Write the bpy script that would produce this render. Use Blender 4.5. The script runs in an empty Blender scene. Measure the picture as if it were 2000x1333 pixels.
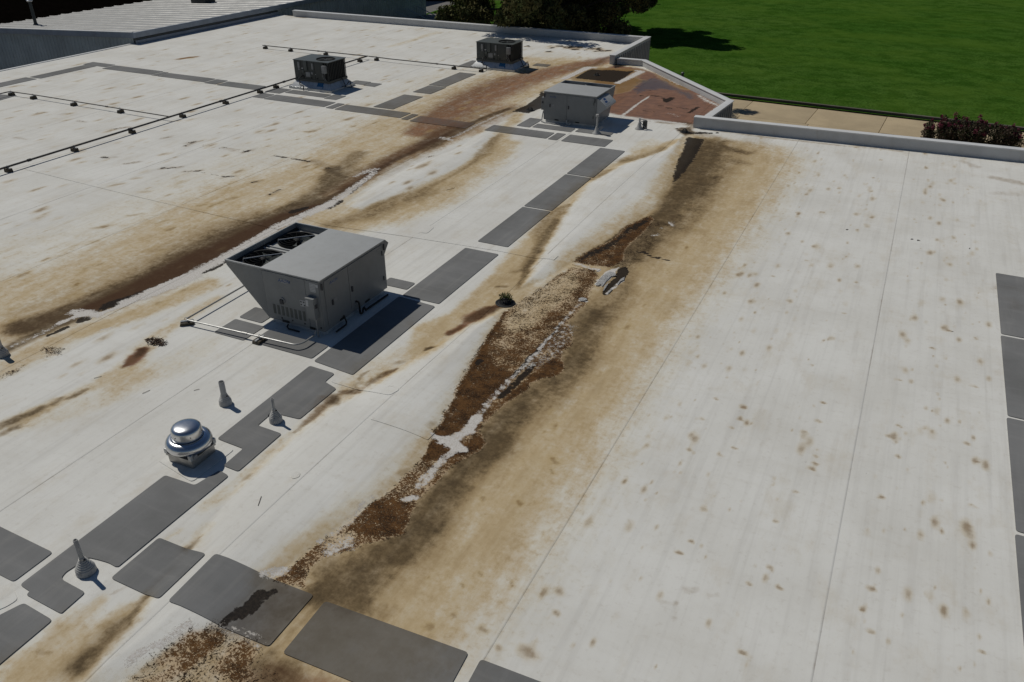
import bpy, bmesh, math, random
import numpy as np
from mathutils import Vector, Matrix
R_ = math.radians
sc = bpy.context.scene
COL = sc.collection
# ------------------------------------------------------------------ camera, sky, sun, exposure
CAM_H = 8.35
cam_d = bpy.data.cameras.new("camera")
cam_d.sensor_width = 36.0
cam_d.lens = 1580.0 / 2000.0 * 36.0
cam_d.clip_start = 0.1
cam_d.clip_end = 1500.0
cam = bpy.data.objects.new("camera", cam_d)
cam.location = (0, 0, CAM_H)
cam.rotation_euler = (R_(90 - 30.0078), 0, R_(25.6463))
COL.objects.link(cam)
sc.camera = cam

SUN_EL, SHADOW_AZ = 50.5, 104.0
w = bpy.data.worlds.new("World")
sc.world = w
w.use_nodes = True
wn = w.node_tree.nodes
sky = wn.new("ShaderNodeTexSky")
sky.sky_type = 'NISHITA'
sky.sun_disc = False
sky.sun_elevation = R_(SUN_EL)
sky.sun_rotation = R_(SHADOW_AZ + 180)
sky.air_density = 1.0
sky.dust_density = 0.0
sky.ozone_density = 5.0
wn["Background"].inputs[1].default_value = 0.05
w.node_tree.links.new(sky.outputs[0], wn["Background"].inputs[0])
sun_d = bpy.data.lights.new("sun", 'SUN')
sun_d.energy = 4.2
sun_d.angle = R_(0.53)
sun_d.color = (1.0, 0.965, 0.88)
sun = bpy.data.objects.new("sun", sun_d)
a, e = R_(SHADOW_AZ), R_(SUN_EL)
sun.rotation_euler = Vector((math.sin(a) * math.cos(e), math.cos(a) * math.cos(e), -math.sin(e))).to_track_quat('-Z', 'Y').to_euler()
sun.location = (-40, 10, 40)
COL.objects.link(sun)
sc.view_settings.view_transform = 'Standard'
sc.view_settings.look = 'None'
sc.view_settings.gamma = 1.0
sc.view_settings.use_curve_mapping = False
sc.view_settings.exposure = -0.69
sc.cycles.use_denoising = True
sc.cycles.max_bounces = 6

# ------------------------------------------------------------------ layout of the roof, in metres
PADS = [[(-12.0, 4.84), (-9.53, 4.79), (-9.53, 4.18), (-12.0, 4.2)], [(-9.4, 6.74), (-8.79, 6.76), (-8.7, 7.21), (-8.47, 7.17), (-8.47, 5.0), (-8.51, 4.98), (-8.66, 4.99), (-8.83, 4.97), (-8.99, 4.94), (-9.0, 4.86), (-9.04, 4.61), (-9.01, 4.52), (-8.94, 4.49), (-8.49, 4.47), (-8.47, 4.09), (-8.51, 4.08), (-9.16, 4.1), (-9.18, 4.16), (-9.4, 4.18)], [(-9.07, 3.99), (-8.48, 3.96), (-8.46, 2.57), (-9.37, 2.57), (-9.37, 3.17)], [(-8.4, 5.66), (-7.5, 5.67), (-7.48, 4.79), (-8.39, 4.8)], [(-7.37, 5.72), (-5.7, 5.76), (-5.69, 4.84), (-7.32, 4.8)], [(-5.5, 5.74), (-3.4, 5.84), (-3.34, 4.91), (-5.47, 4.84)], [(-3.22, 5.82), (-1.51, 5.87), (-1.52, 5.23), (-3.18, 5.07)], [(-9.4, 10.43), (-8.79, 10.41), (-8.78, 10.09), (-8.44, 9.99), (-8.44, 8.91), (-8.86, 8.87), (-9.0, 8.82), (-8.98, 8.44), (-8.44, 8.43), (-8.41, 7.32), (-8.73, 7.33), (-8.75, 7.82), (-9.34, 7.84)], [(-9.44, 10.61), (-8.45, 10.52), (-8.46, 13.67), (-9.45, 13.74)], [(-9.41, 13.81), (-8.45, 13.81), (-8.45, 16.83), (-9.41, 16.83)], [(-9.33, 17.34), (-8.45, 17.34), (-8.45, 20.15), (-9.33, 20.15)], [(-9.33, 20.23), (-8.45, 20.23), (-8.45, 23.4), (-9.33, 23.4)], [(-9.33, 23.49), (-8.42, 23.49), (-8.42, 26.61), (-9.33, 26.61)], [(-10.91, 26.79), (-9.24, 26.79), (-9.24, 27.7), (-10.91, 27.7)], [(-11.43, 26.8), (-11.08, 26.8), (-11.08, 27.7), (-11.43, 27.7)], [(-14.05, 26.84), (-11.52, 26.84), (-11.52, 27.66), (-14.05, 27.66)], [(-13.23, 27.95), (-12.69, 27.95), (-12.69, 29.22), (-13.23, 29.22)], [(-12.61, 28.02), (-11.04, 28.02), (-11.04, 28.56), (-12.61, 28.56)], [(-10.91, 28.15), (-9.54, 28.15), (-9.54, 28.61), (-10.91, 28.61)], [(-37.81, 22.67), (-37.0, 22.67), (-37.0, 25.55), (-37.81, 25.55)], [(-37.7, 25.68), (-36.93, 25.68), (-36.93, 28.84), (-37.7, 28.84)], [(-37.94, 28.86), (-36.33, 28.86), (-36.33, 29.48), (-37.94, 29.48)], [(-36.2, 28.54), (-32.95, 28.54), (-32.95, 29.36), (-36.2, 29.36)], [(-32.85, 28.48), (-32.49, 28.48), (-32.49, 29.27), (-32.85, 29.27)], [(-32.4, 28.44), (-29.46, 28.44), (-29.46, 29.2), (-32.4, 29.2)], [(-29.35, 28.32), (-28.66, 28.32), (-28.66, 29.15), (-29.35, 29.15)], [(-28.52, 28.25), (-26.3, 28.25), (-26.3, 29.02), (-28.52, 29.02)], [(-25.67, 28.16), (-24.84, 28.16), (-24.84, 29.0), (-25.67, 29.0)], [(-25.51, 27.16), (-24.9, 27.16), (-24.9, 27.93), (-25.51, 27.93)], [(-24.82, 27.1), (-21.64, 27.1), (-21.64, 27.93), (-24.82, 27.93)], [(-36.7, 22.19), (-35.7, 22.74), (-34.88, 22.95), (-34.75, 22.05), (-35.39, 21.29)], [(-21.49, 27.01), (-21.14, 27.01), (-21.14, 27.87), (-21.49, 27.87)], [(-21.02, 26.97), (-17.86, 26.97), (-17.86, 27.81), (-21.02, 27.81)], [(-17.74, 26.85), (-17.45, 26.85), (-17.45, 27.72), (-17.74, 27.72)], [(-17.28, 26.74), (-14.81, 26.74), (-14.81, 27.57), (-17.28, 27.57)], [(-19.81, 27.99), (-18.84, 27.99), (-18.84, 30.38), (-19.81, 30.38)], [(-19.73, 30.95), (-18.82, 30.95), (-18.82, 32.36), (-19.73, 32.36)], [(-19.81, 32.47), (-18.92, 32.47), (-18.92, 35.42), (-19.81, 35.42)], [(-20.63, 36.57), (-19.99, 36.57), (-19.99, 38.24), (-20.63, 38.24)], [(-17.33, 38.43), (-16.53, 38.43), (-16.53, 39.01), (-17.33, 39.01)], [(-23.33, 31.16), (-22.48, 31.16), (-22.48, 31.79), (-23.33, 31.79)], [(-22.42, 31.06), (-21.82, 31.06), (-21.82, 31.7), (-22.42, 31.7)], [(-24.75, 28.41), (-22.64, 28.41), (-22.64, 28.98), (-24.75, 28.98)], [(-22.55, 28.29), (-21.91, 28.29), (-21.91, 29.04), (-22.55, 29.04)], [(-12.05, 11.39), (-11.43, 11.39), (-11.43, 11.91), (-12.05, 11.91)], [(-12.06, 10.64), (-11.26, 10.64), (-11.26, 11.29), (-12.06, 11.29)], [(-11.08, 10.67), (-9.54, 10.67), (-9.54, 11.22), (-11.08, 11.22)], [(-10.18, 14.11), (-9.48, 14.11), (-9.48, 14.49), (-10.18, 14.49)], [(2.85, 17.73), (4.12, 17.73), (4.12, 21.03), (2.85, 21.03)], [(2.84, 14.44), (3.83, 14.44), (3.83, 17.64), (2.84, 17.64)], [(2.82, 11.2), (3.55, 11.2), (3.55, 14.37), (2.82, 14.37)], [(2.8, 7.66), (3.35, 7.66), (3.35, 11.12), (2.8, 11.12)]]
# kind of stain: 0 tan, 1 brown, 2 rust, 3 crust, 4 white peel, 5 black (also painted shadows), 6 ochre spot, 7 wet
STROKES = [
 (0,0.95,0.9,[(-7.0,29.71),(-4.39,29.29),(-3.43,27.79),(-3.38,23.24),(-3.53,20.6),(-3.58,18.08),(-3.66,15.69),(-3.76,13.48),(-3.61,11.57),(-3.72,9.89),(-3.75,8.52),(-3.67,7.39),(-3.86,6.48),(-3.8,5.96),(-3.84,5.17),(-4.29,4.17),(-5.6,4.32),(-6.29,5.92),(-5.64,7.48),(-5.77,8.91),(-6.35,11.0),(-6.9,13.37),(-6.72,16.9),(-5.81,21.61)]),
 (0,0.55,1.4,[(-7.0,29.71),(-3.41,29.77),(-2.5,28.24),(-2.7,23.56),(-2.89,20.14),(-3.05,17.4),(-3.17,15.15),(-3.19,13.32),(-3.12,11.81),(-3.04,9.51),(-3.14,8.08),(-3.13,6.83),(-3.31,6.02),(-3.62,5.27),(-3.98,4.32),(-5.6,4.32),(-6.29,5.92),(-5.64,7.48),(-5.77,8.91),(-6.35,11.0),(-6.9,13.37),(-6.72,16.9),(-5.81,21.61)]),
 (0,0.7,1.8,[(-16.26,7.69),(-19.22,9.63),(-18.53,10.43),(-18.07,11.45),(-18.32,13.69),(-18.56,15.72),(-18.65,17.9),(-17.95,20.21),(-18.28,22.28),(-18.8,26.2),(-18.97,30.31),(-18.68,34.97),(-17.56,40.28),(-14.53,41.29),(-12.35,41.33),(-10.66,31.87),(-14.18,32.6),(-13.97,30.55),(-15.06,21.3),(-14.57,16.96),(-14.63,14.51),(-14.38,11.66),(-14.87,8.47)]),
 (0,0.45,2.2,[(-16.26,7.69),(-21.57,11.18),(-20.42,13.3),(-20.9,17.36),(-20.71,21.12),(-21.21,25.46),(-21.36,29.16),(-21.53,33.6),(-20.38,38.19),(-18.41,42.22),(-14.91,42.31),(-12.35,41.33),(-10.66,31.87),(-14.18,32.6),(-13.97,30.55),(-15.06,21.3),(-14.57,16.96),(-14.63,14.51),(-14.38,11.66),(-14.87,8.47)]),
 (0,0.8,0,[(-13.83,29.5,0.3),(-13.21,26.57,0.5),(-12.86,24.7,0.8),(-12.58,22.57,0.6),(-12.6,20.93,0.8),(-12.84,19.17,1.1),(-13.13,17.7,1.0),(-13.56,16.57,0.9)]),
 (0,0.5,0,[(-12.34,25.69,0.5),(-11.84,22.71,0.8),(-12.01,19.92,1.2),(-12.66,17.93,1.2),(-13.11,16.79,1.0)]),
 (0,0.6,0,[(-14.23,26.91,0.4),(-14.89,23.36,0.5),(-15.08,21.36,0.5),(-14.83,19.67,0.6),(-14.25,17.49,0.6),(-14.48,16.13,0.5)]),
 (0,0.8,0,[(-7.13,28.7,0.3),(-7.59,26.87,0.5),(-8.11,24.71,0.55),(-8.33,22.6,0.5),(-8.22,20.55,0.6),(-7.87,18.44,0.7),(-7.57,16.39,0.7),(-7.44,15.0,0.6)]),
 (10,0.75,0,[(-6.76,28.12,0.3),(-6.37,25.12,0.5),(-5.95,22.48,0.6),(-6.17,20.42,0.7),(-6.46,18.43,0.6),(-6.63,16.96,0.5)]),
 (10,0.7,0,[(-6.02,9.53,0.35),(-5.95,8.94,0.4),(-5.91,8.38,0.45),(-5.99,7.8,0.5),(-6.13,7.13,0.5),(-6.22,6.56,0.5),(-6.42,5.78,0.4)]),
 (0,0.6,0,[(-7.16,11.95,0.5),(-7.5,11.05,0.5),(-7.94,10.19,0.5),(-8.22,9.59,0.35),(-8.27,8.65,0.18),(-8.22,7.37,0.2),(-8.19,7.04,0.2),(-8.27,6.44,0.2)]),
 (0,0.55,0.5,[(-8.72,10.88),(-8.12,12.06),(-7.23,12.6),(-6.93,12.06),(-7.04,10.77),(-7.2,10.12),(-7.59,9.89),(-8.48,9.93)]),
 (0,0.5,0.4,[(-7.1,12.32),(-6.41,11.07),(-6.17,9.66),(-6.5,9.66),(-6.93,10.82)]),
 (0,0.85,0,[(-7.54,16.89,0.5),(-7.37,15.63,0.5),(-7.29,14.36,0.6),(-7.41,13.22,0.5),(-7.61,11.96,0.4)]),
 (0,0.7,0,[(-8.06,20.14,0.4),(-7.72,18.01,0.5),(-7.52,16.39,0.5)]),
 (0,0.7,0,[(-13.13,11.81,0.3),(-13.06,10.68,0.18),(-12.98,9.92,0.3),(-12.69,9.08,0.35),(-12.61,8.67,0.3),(-12.69,8.04,0.2),(-12.8,7.47,0.2),(-12.86,7.15,0.25),(-12.93,6.42,0.4)]),
 (0,0.5,0,[(-12.27,8.83,0.5),(-12.16,7.78,0.5),(-12.61,6.84,0.4)]),
 (0,0.4,0,[(-11.88,10.26,0.4),(-11.82,9.27,0.6),(-12.08,8.33,0.5)]),
 (0,0.85,0,[(-13.85,12.33,0.4),(-14.02,11.23,0.45),(-14.23,10.26,0.4),(-14.58,9.48,0.3)]),
 (0,0.7,0,[(-14.53,9.51,0.3),(-14.63,8.69,0.45),(-14.68,7.96,0.5),(-14.54,7.57,0.3)]),
 (0,0.85,0,[(-7.69,4.84,0.12),(-7.61,4.38,0.35),(-7.55,4.03,0.5),(-7.58,3.68,0.6),(-7.74,3.36,0.6),(-7.86,3.11,0.6)]),
 (0,0.6,0,[(-8.24,4.43,0.15),(-8.31,4.0,0.3),(-8.24,3.57,0.3),(-8.31,3.19,0.25)]),
 (0,0.55,0.6,[(-8.2,4.09),(-7.69,4.46),(-7.48,3.69),(-7.44,3.12),(-8.24,2.73),(-8.41,3.18)]),
 (0,0.8,0.4,[(-6.95,4.72),(-6.49,4.76),(-5.29,4.84),(-4.36,4.6),(-6.9,3.38),(-6.98,3.82),(-6.97,4.31)]),
 (0,0.55,0,[(-7.94,6.19,0.15),(-7.85,5.74,0.15)]),
 (0,0.6,0,[(-8.24,5.93,0.06),(-8.28,5.73,0.06)]),
 (0,0.5,0,[(-34.28,32.44,0.3),(-33.98,32.33,0.3)]),
 (0,0.6,0,[(-26.61,39.61,0.3),(-26.5,41.25,0.35),(-26.63,43.62,0.4),(-26.61,45.03,0.3)]),
 (0,0.5,0,[(-30.64,43.72,0.3),(-30.45,44.1,0.3)]),
 (0,0.5,0,[(-18.4,39.88,0.8),(-17.19,39.43,1.0),(-16.24,39.88,1.2)]),
 (0,0.6,0.3,[(-8.04,28.61),(-7.52,28.32),(-7.96,26.57),(-8.37,26.57),(-8.42,28.0)]),
 (0,0.9,0.5,[(-7.01,29.28),(-7.29,27.42),(-8.16,24.86),(-8.44,22.89),(-8.32,21.52),(-8.13,19.94),(-7.77,18.21),(-7.44,16.33),(-8.17,15.98),(-8.25,17.18),(-8.33,20.01),(-8.31,23.19),(-8.17,26.01),(-7.91,26.83)]),
 (0,0.9,0.35,[(-7.54,16.89),(-7.21,15.25),(-7.17,14.41),(-7.45,13.29),(-7.6,12.09),(-7.76,11.47),(-8.47,12.61),(-8.08,13.57),(-8.12,15.5),(-8.11,16.74)]),
 (0,0.6,0.9,[(-13.21,26.57),(-12.9,24.63),(-12.57,22.31),(-12.79,20.8),(-13.01,19.23),(-13.52,17.02),(-13.75,16.48),(-12.8,16.36),(-11.74,17.45),(-11.21,19.61),(-11.65,21.59),(-11.77,24.51),(-12.17,26.28)]),
 (1,0.5,0,[(-6.78,29.97,0.3),(-6.13,29.82,0.3),(-5.44,29.43,0.3)]),
 (0,0.5,2.2,[(-7.0,29.71),(-3.04,29.6),(-2.31,28.02),(-2.43,22.79),(-2.53,19.6),(-2.71,16.98),(-2.82,15.08),(-2.81,13.09),(-2.77,11.63),(-2.79,9.5),(-2.84,8.12),(-2.91,6.84),(-3.05,6.06),(-3.34,5.41),(-3.63,4.41),(-5.6,4.32),(-6.29,5.92),(-5.64,7.48),(-5.77,8.91),(-6.35,11.0),(-6.9,13.37),(-6.72,16.9),(-5.81,21.61)]),
 (1,0.55,0,[(-5.38,19.86,0.5),(-5.36,18.32,0.4),(-5.43,17.77,0.35),(-4.97,15.89,0.5),(-5.07,15.02,0.7),(-5.12,14.22,0.7),(-4.92,13.59,0.6),(-4.74,12.92,0.7),(-4.71,12.23,0.55),(-4.78,11.47,0.6),(-5.03,10.68,0.5),(-5.19,10.09,0.5),(-5.03,9.63,0.5)]),
 (1,0.55,0,[(-5.05,9.87,0.5),(-5.09,9.06,0.5),(-5.15,8.42,0.5),(-5.12,7.75,0.5),(-5.07,7.21,0.5),(-5.19,6.79,0.5),(-5.28,6.32,0.5),(-5.27,5.93,0.45)]),
 (1,0.42,0,[(-4.73,12.53,0.32),(-4.72,12.77,0.4),(-4.72,13.02,0.24)]),
 (1,0.28,0,[(-4.85,12.95,0.24),(-4.85,13.2,0.3),(-4.85,13.46,0.18)]),
 (1,0.35,0,[(-4.96,14.67,0.28),(-4.96,14.97,0.35),(-4.96,15.27,0.21)]),
 (1,0.35,0,[(-5.38,17.99,0.24),(-5.38,18.38,0.3),(-5.38,18.79,0.18)]),
 (1,0.35,0,[(-5.09,14.42,0.24),(-5.09,14.71,0.3),(-5.09,15.01,0.18)]),
 (1,0.28,0,[(-5.01,13.55,0.24),(-5.01,13.82,0.3),(-5.01,14.09,0.18)]),
 (1,0.28,0,[(-4.7,11.79,0.24),(-4.69,12.02,0.3),(-4.69,12.24,0.18)]),
 (1,0.39,0,[(-5.05,10.53,0.28),(-5.05,10.73,0.35),(-5.05,10.93,0.21)]),
 (1,0.49,0,[(-5.05,9.5,0.28),(-5.05,9.67,0.35),(-5.05,9.85,0.21)]),
 (1,0.35,0,[(-5.15,9.87,0.2),(-5.15,10.05,0.25),(-5.15,10.23,0.15)]),
 (1,0.35,0,[(-5.51,17.48,0.16),(-5.51,17.86,0.2),(-5.52,18.25,0.12)]),
 (1,0.28,0,[(-5.38,19.42,0.24),(-5.38,19.86,0.3),(-5.39,20.31,0.18)]),
 (1,0.28,0,[(-5.41,20.76,0.32),(-5.42,21.24,0.4),(-5.42,21.74,0.24)]),
 (1,0.42,0,[(-5.1,9.6,0.24),(-5.09,9.79,0.35),(-5.08,9.99,0.21)]),
 (1,0.35,0,[(-5.13,8.93,0.21),(-5.12,9.11,0.3),(-5.11,9.29,0.18)]),
 (1,0.45,0,[(-5.14,8.29,0.21),(-5.13,8.45,0.3),(-5.12,8.62,0.18)]),
 (1,0.35,0,[(-5.08,7.58,0.21),(-5.07,7.73,0.3),(-5.07,7.88,0.18)]),
 (1,0.42,0,[(-5.1,6.83,0.21),(-5.09,6.97,0.3),(-5.09,7.11,0.18)]),
 (1,0.35,0,[(-5.12,6.7,0.14),(-5.11,6.83,0.2),(-5.1,6.97,0.12)]),
 (1,0.45,0,[(-5.28,6.28,0.21),(-5.27,6.41,0.3),(-5.26,6.54,0.18)]),
 (1,0.52,0,[(-5.14,5.83,0.15),(-5.14,5.95,0.22),(-5.13,6.07,0.13)]),
 (1,0.42,0,[(-4.97,5.8,0.1),(-4.97,5.92,0.15),(-4.96,6.04,0.09)]),
 (1,0.35,0,[(-4.77,5.78,0.08),(-4.76,5.9,0.12),(-4.75,6.02,0.07)]),
 (1,0.35,0,[(-4.63,5.81,0.07),(-4.62,5.93,0.1),(-4.61,6.05,0.06)]),
 (1,0.28,0,[(-5.07,7.21,0.21),(-5.06,7.35,0.3),(-5.05,7.5,0.18)]),
 (1,0.28,0,[(-5.58,5.78,0.21),(-5.58,5.89,0.3),(-5.57,6.02,0.18)]),
 (1,0.25,0,[(-4.87,7.68,0.5),(-4.84,6.78,0.8),(-5.02,6.04,0.6)]),
 (1,0.5,0,[(-5.98,6.24,0.3),(-5.66,6.1,0.25),(-5.66,5.82,0.2)]),
 (1,0.75,0.45,[(-6.67,29.56),(-5.57,29.36),(-5.35,28.09),(-5.22,26.62),(-5.18,24.8),(-5.17,23.75),(-5.29,22.32),(-5.36,20.52),(-5.33,19.12),(-5.51,18.17),(-5.79,18.03),(-5.83,19.97),(-5.74,21.2),(-5.72,22.12),(-6.11,24.35),(-6.09,25.49),(-6.07,27.22)]),
 (1,0.55,0,[(-5.24,28.54,0.25),(-4.54,28.22,0.3),(-4.33,28.58,0.1)]),
 (1,0.5,0,[(-4.66,27.14,0.3),(-4.3,27.07,0.2)]),
 (1,0.6,0,[(-5.05,25.08,0.3),(-5.08,23.39,0.3),(-5.31,23.08,0.2)]),
 (1,0.5,0,[(-5.13,21.32,0.25),(-5.11,20.65,0.2)]),
 (1,0.5,0,[(-5.66,28.48,0.8),(-5.54,25.99,1.0),(-5.34,23.67,0.9),(-5.23,21.27,0.9),(-5.25,19.77,0.8),(-5.23,18.3,0.7)]),
 (1,0.55,0,[(-6.12,28.26,0.35),(-5.73,25.66,0.35),(-5.57,23.56,0.35),(-5.43,21.35,0.35),(-5.44,19.84,0.35)]),
 (1,0.35,0,[(-4.51,29.87,0.8),(-4.86,26.8,0.8),(-4.86,24.52,0.8),(-4.71,20.84,0.7)]),
 (1,0.5,0,[(-7.33,27.65,0.15),(-7.5,26.79,0.25),(-7.74,26.1,0.35),(-8.16,25.6,0.31)]),
 (1,0.3,0,[(-7.22,27.55,0.26),(-7.4,26.7,0.44),(-7.64,26.01,0.62),(-8.06,25.52,0.55)]),
 (1,0.5,0,[(-8.21,24.45,0.12),(-8.27,23.91,0.25),(-8.37,23.35,0.19)]),
 (1,0.3,0,[(-8.11,24.37,0.22),(-8.16,23.83,0.44),(-8.27,23.28,0.33)]),
 (1,0.5,0,[(-8.23,20.87,0.12),(-8.26,20.36,0.31),(-8.16,19.47,0.41),(-8.06,18.63,0.31),(-7.8,17.92,0.19),(-7.67,16.95,0.15),(-7.52,16.29,0.15)]),
 (1,0.3,0,[(-8.14,20.81,0.22),(-8.16,20.31,0.55),(-8.07,19.42,0.73),(-7.98,18.58,0.55),(-7.72,17.88,0.33),(-7.6,16.91,0.26),(-7.45,16.26,0.26)]),
 (1,0.5,0,[(-13.3,26.67,0.12),(-13.09,25.58,0.25),(-12.77,24.38,0.38),(-12.62,23.42,0.15),(-12.55,22.26,0.09),(-12.57,21.34,0.1),(-12.68,20.61,0.19),(-12.69,19.86,0.38),(-12.82,19.35,0.38),(-13.07,19.23,0.19),(-13.03,18.48,0.38),(-13.12,17.87,0.38),(-13.3,17.23,0.31),(-13.47,16.61,0.38)]),
 (1,0.3,0,[(-13.16,26.57,0.22),(-12.96,25.49,0.44),(-12.64,24.3,0.66),(-12.49,23.34,0.26),(-12.43,22.2,0.15),(-12.45,21.28,0.18),(-12.56,20.55,0.33),(-12.58,19.81,0.66),(-12.71,19.3,0.66),(-12.96,19.18,0.33),(-12.92,18.44,0.66),(-13.02,17.82,0.66),(-13.2,17.19,0.55),(-13.37,16.57,0.66)]),
 (1,0.35,0,[(-12.0,21.03,0.25),(-12.59,18.78,0.35),(-12.74,17.58,0.35)]),
 (1,0.66,0,[(-8.44,9.78,0.1),(-8.28,9.7,0.18),(-8.14,9.58,0.12)]),
 (1,0.62,0,[(-8.3,9.69,0.15),(-8.32,9.49,0.13),(-8.29,9.15,0.13),(-8.28,8.92,0.1),(-8.29,8.72,0.06),(-8.28,8.53,0.04)]),
 (1,0.7,0,[(-8.26,9.94,0.1),(-8.12,10.03,0.12),(-7.99,10.09,0.1)]),
 (1,0.62,0,[(-8.15,10.04,0.05),(-8.17,10.22,0.05),(-8.27,10.58,0.07),(-8.25,10.76,0.05)]),
 (1,0.62,0,[(-8.02,10.35,0.12),(-7.98,10.46,0.1)]),
 (1,0.7,0,[(-8.0,10.58,0.08),(-7.95,10.75,0.13),(-7.87,10.9,0.1),(-7.79,11.06,0.05)]),
 (1,0.6,0,[(-7.92,11.26,0.1),(-7.85,11.32,0.08)]),
 (1,0.7,0,[(-7.69,11.95,0.07),(-7.54,12.1,0.07)]),
 (1,0.6,0,[(-7.36,11.24,0.05),(-7.3,11.25,0.05)]),
 (1,0.6,0,[(-7.73,10.68,0.05),(-7.67,10.69,0.05)]),
 (1,0.55,0,[(-6.26,9.82,0.1),(-6.26,9.65,0.08)]),
 (1,0.45,0,[(-5.94,8.52,0.08),(-6.03,8.39,0.1)]),
 (1,0.55,0,[(-8.18,7.32,0.08),(-8.18,7.21,0.08)]),
 (2,0.8,0,[(-7.21,14.39,0.1),(-7.36,14.02,0.25),(-7.46,13.57,0.25),(-7.44,13.2,0.12)]),
 (1,0.8,0,[(-7.17,14.31,0.15),(-7.38,13.96,0.22),(-7.45,13.48,0.15)]),
 (2,0.9,0,[(-7.48,13.09,0.12),(-7.55,12.73,0.12)]),
 (1,0.7,0,[(-7.48,13.09,0.08),(-7.57,12.68,0.07)]),
 (1,0.8,0,[(-7.6,12.09,0.06),(-7.68,11.88,0.04)]),
 (1,0.7,0,[(-7.54,16.89,0.12),(-7.34,15.88,0.12),(-7.21,15.25,0.1)]),
 (1,0.55,0,[(-7.72,16.05,0.12),(-7.52,16.27,0.1)]),
 (1,0.8,0,[(-7.68,15.14,0.08),(-7.5,15.28,0.08)]),
 (1,0.45,0,[(-8.08,19.64,0.15),(-7.84,18.53,0.15),(-7.55,17.14,0.15)]),
 (2,0.45,0,[(-8.44,9.78,0.1),(-8.3,9.69,0.18),(-8.32,9.49,0.15),(-8.29,9.15,0.13),(-8.3,8.8,0.1)]),
 (2,0.5,0,[(-8.26,9.94,0.1),(-8.0,10.11,0.12),(-7.98,10.46,0.1),(-7.92,10.79,0.12),(-7.79,11.06,0.06)]),
 (1,0.9,0,[(-12.84,9.46,0.16),(-12.76,9.29,0.12)]),
 (2,1.0,0,[(-12.84,9.49,0.14),(-12.75,9.23,0.2),(-12.68,8.97,0.16),(-12.68,8.83,0.06)]),
 (1,0.55,0,[(-12.74,9.12,0.15),(-12.68,8.8,0.08)]),
 (1,0.75,0,[(-12.67,7.96,0.06),(-12.68,7.78,0.1),(-12.73,7.55,0.08)]),
 (1,0.75,0,[(-12.86,7.54,0.06),(-12.81,7.36,0.1)]),
 (1,0.75,0,[(-12.88,7.21,0.1),(-12.9,7.01,0.12),(-12.98,6.71,0.16),(-13.03,6.48,0.16)]),
 (1,0.75,0,[(-12.71,6.57,0.1),(-12.77,6.45,0.1),(-12.8,6.32,0.12)]),
 (1,0.4,0,[(-12.76,7.1,0.12),(-12.9,6.66,0.2)]),
 (1,0.68,0,[(-7.71,4.75,0.06),(-7.67,4.56,0.07),(-7.62,4.4,0.08),(-7.61,4.24,0.17),(-7.62,4.13,0.22),(-7.59,3.97,0.15),(-7.59,3.82,0.2),(-7.56,3.66,0.22),(-7.61,3.59,0.15)]),
 (1,0.4,0,[(-7.67,4.65,0.15),(-7.59,4.16,0.35),(-7.55,3.63,0.4),(-7.55,3.38,0.3)]),
 (1,0.45,0,[(-7.83,5.72,0.06),(-7.8,5.41,0.08),(-7.75,5.01,0.1),(-7.73,4.77,0.08)]),
 (1,0.6,0,[(-7.86,5.91,0.05),(-7.86,5.71,0.08),(-7.91,5.66,0.05)]),
 (1,0.5,0,[(-8.06,3.61,0.04),(-8.21,3.54,0.06)]),
 (1,0.35,0,[(-8.13,4.75,0.03),(-8.17,4.61,0.04)]),
 (1,0.97,0,[(-14.71,18.23,0.35),(-15.0,17.52,0.4),(-15.01,16.7,0.5),(-15.1,15.77,0.6),(-15.18,14.89,0.7),(-15.11,14.02,0.7),(-15.15,13.16,0.7),(-15.19,12.35,0.6),(-15.19,11.51,0.6),(-15.38,10.39,0.5),(-15.88,9.05,0.5)]),
 (1,0.4,0,[(-15.79,16.46,0.9),(-15.99,14.85,1.2),(-15.95,13.19,1.2),(-15.97,11.32,1.0),(-16.35,9.6,0.8)]),
 (1,0.85,0,[(-14.83,12.88,0.3),(-14.85,11.61,0.45),(-15.09,11.02,0.45),(-15.26,10.19,0.3),(-15.31,9.39,0.25),(-15.36,8.46,0.25),(-15.36,7.86,0.2)]),
 (5,0.55,0,[(-14.66,12.27,0.12),(-14.91,11.26,0.2),(-14.95,10.71,0.15),(-15.1,9.91,0.12)]),
 (2,0.85,0,[(-14.68,17.67,0.2),(-14.93,16.74,0.4),(-14.95,15.35,0.45),(-15.0,14.07,0.5),(-15.12,12.87,0.5),(-15.12,11.91,0.45),(-15.13,11.01,0.35),(-15.35,10.16,0.25)]),
 (1,0.7,0,[(-16.6,22.36,0.5),(-16.11,20.65,0.5),(-15.57,18.99,0.5),(-15.22,17.27,0.5)]),
 (1,0.6,0,[(-17.49,21.04,0.25),(-16.37,20.53,0.4)]),
 (1,0.5,0,[(-14.94,24.44,0.7),(-14.97,21.42,0.8),(-15.09,19.55,0.8),(-16.04,19.87,0.5)]),
 (1,0.5,0,[(-15.05,26.52,0.8),(-15.06,24.64,0.7)]),
 (2,0.5,0,[(-14.61,30.43,0.8),(-14.77,28.42,1.0),(-14.8,26.08,0.9),(-14.95,23.7,0.7),(-15.02,21.82,0.4),(-14.79,19.13,0.35)]),
 (1,0.8,0,[(-15.51,20.13,0.1),(-16.49,20.48,0.15)]),
 (2,0.75,0,[(-14.29,41.9,0.8),(-15.86,37.52,1.2),(-16.61,34.41,1.6),(-16.67,31.16,1.6),(-16.52,28.42,1.2),(-16.11,25.56,0.8)]),
 (1,0.35,0,[(-16.76,39.62,0.8),(-17.6,34.82,1.2),(-17.4,30.81,1.2),(-16.94,26.94,1.0)]),
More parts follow.
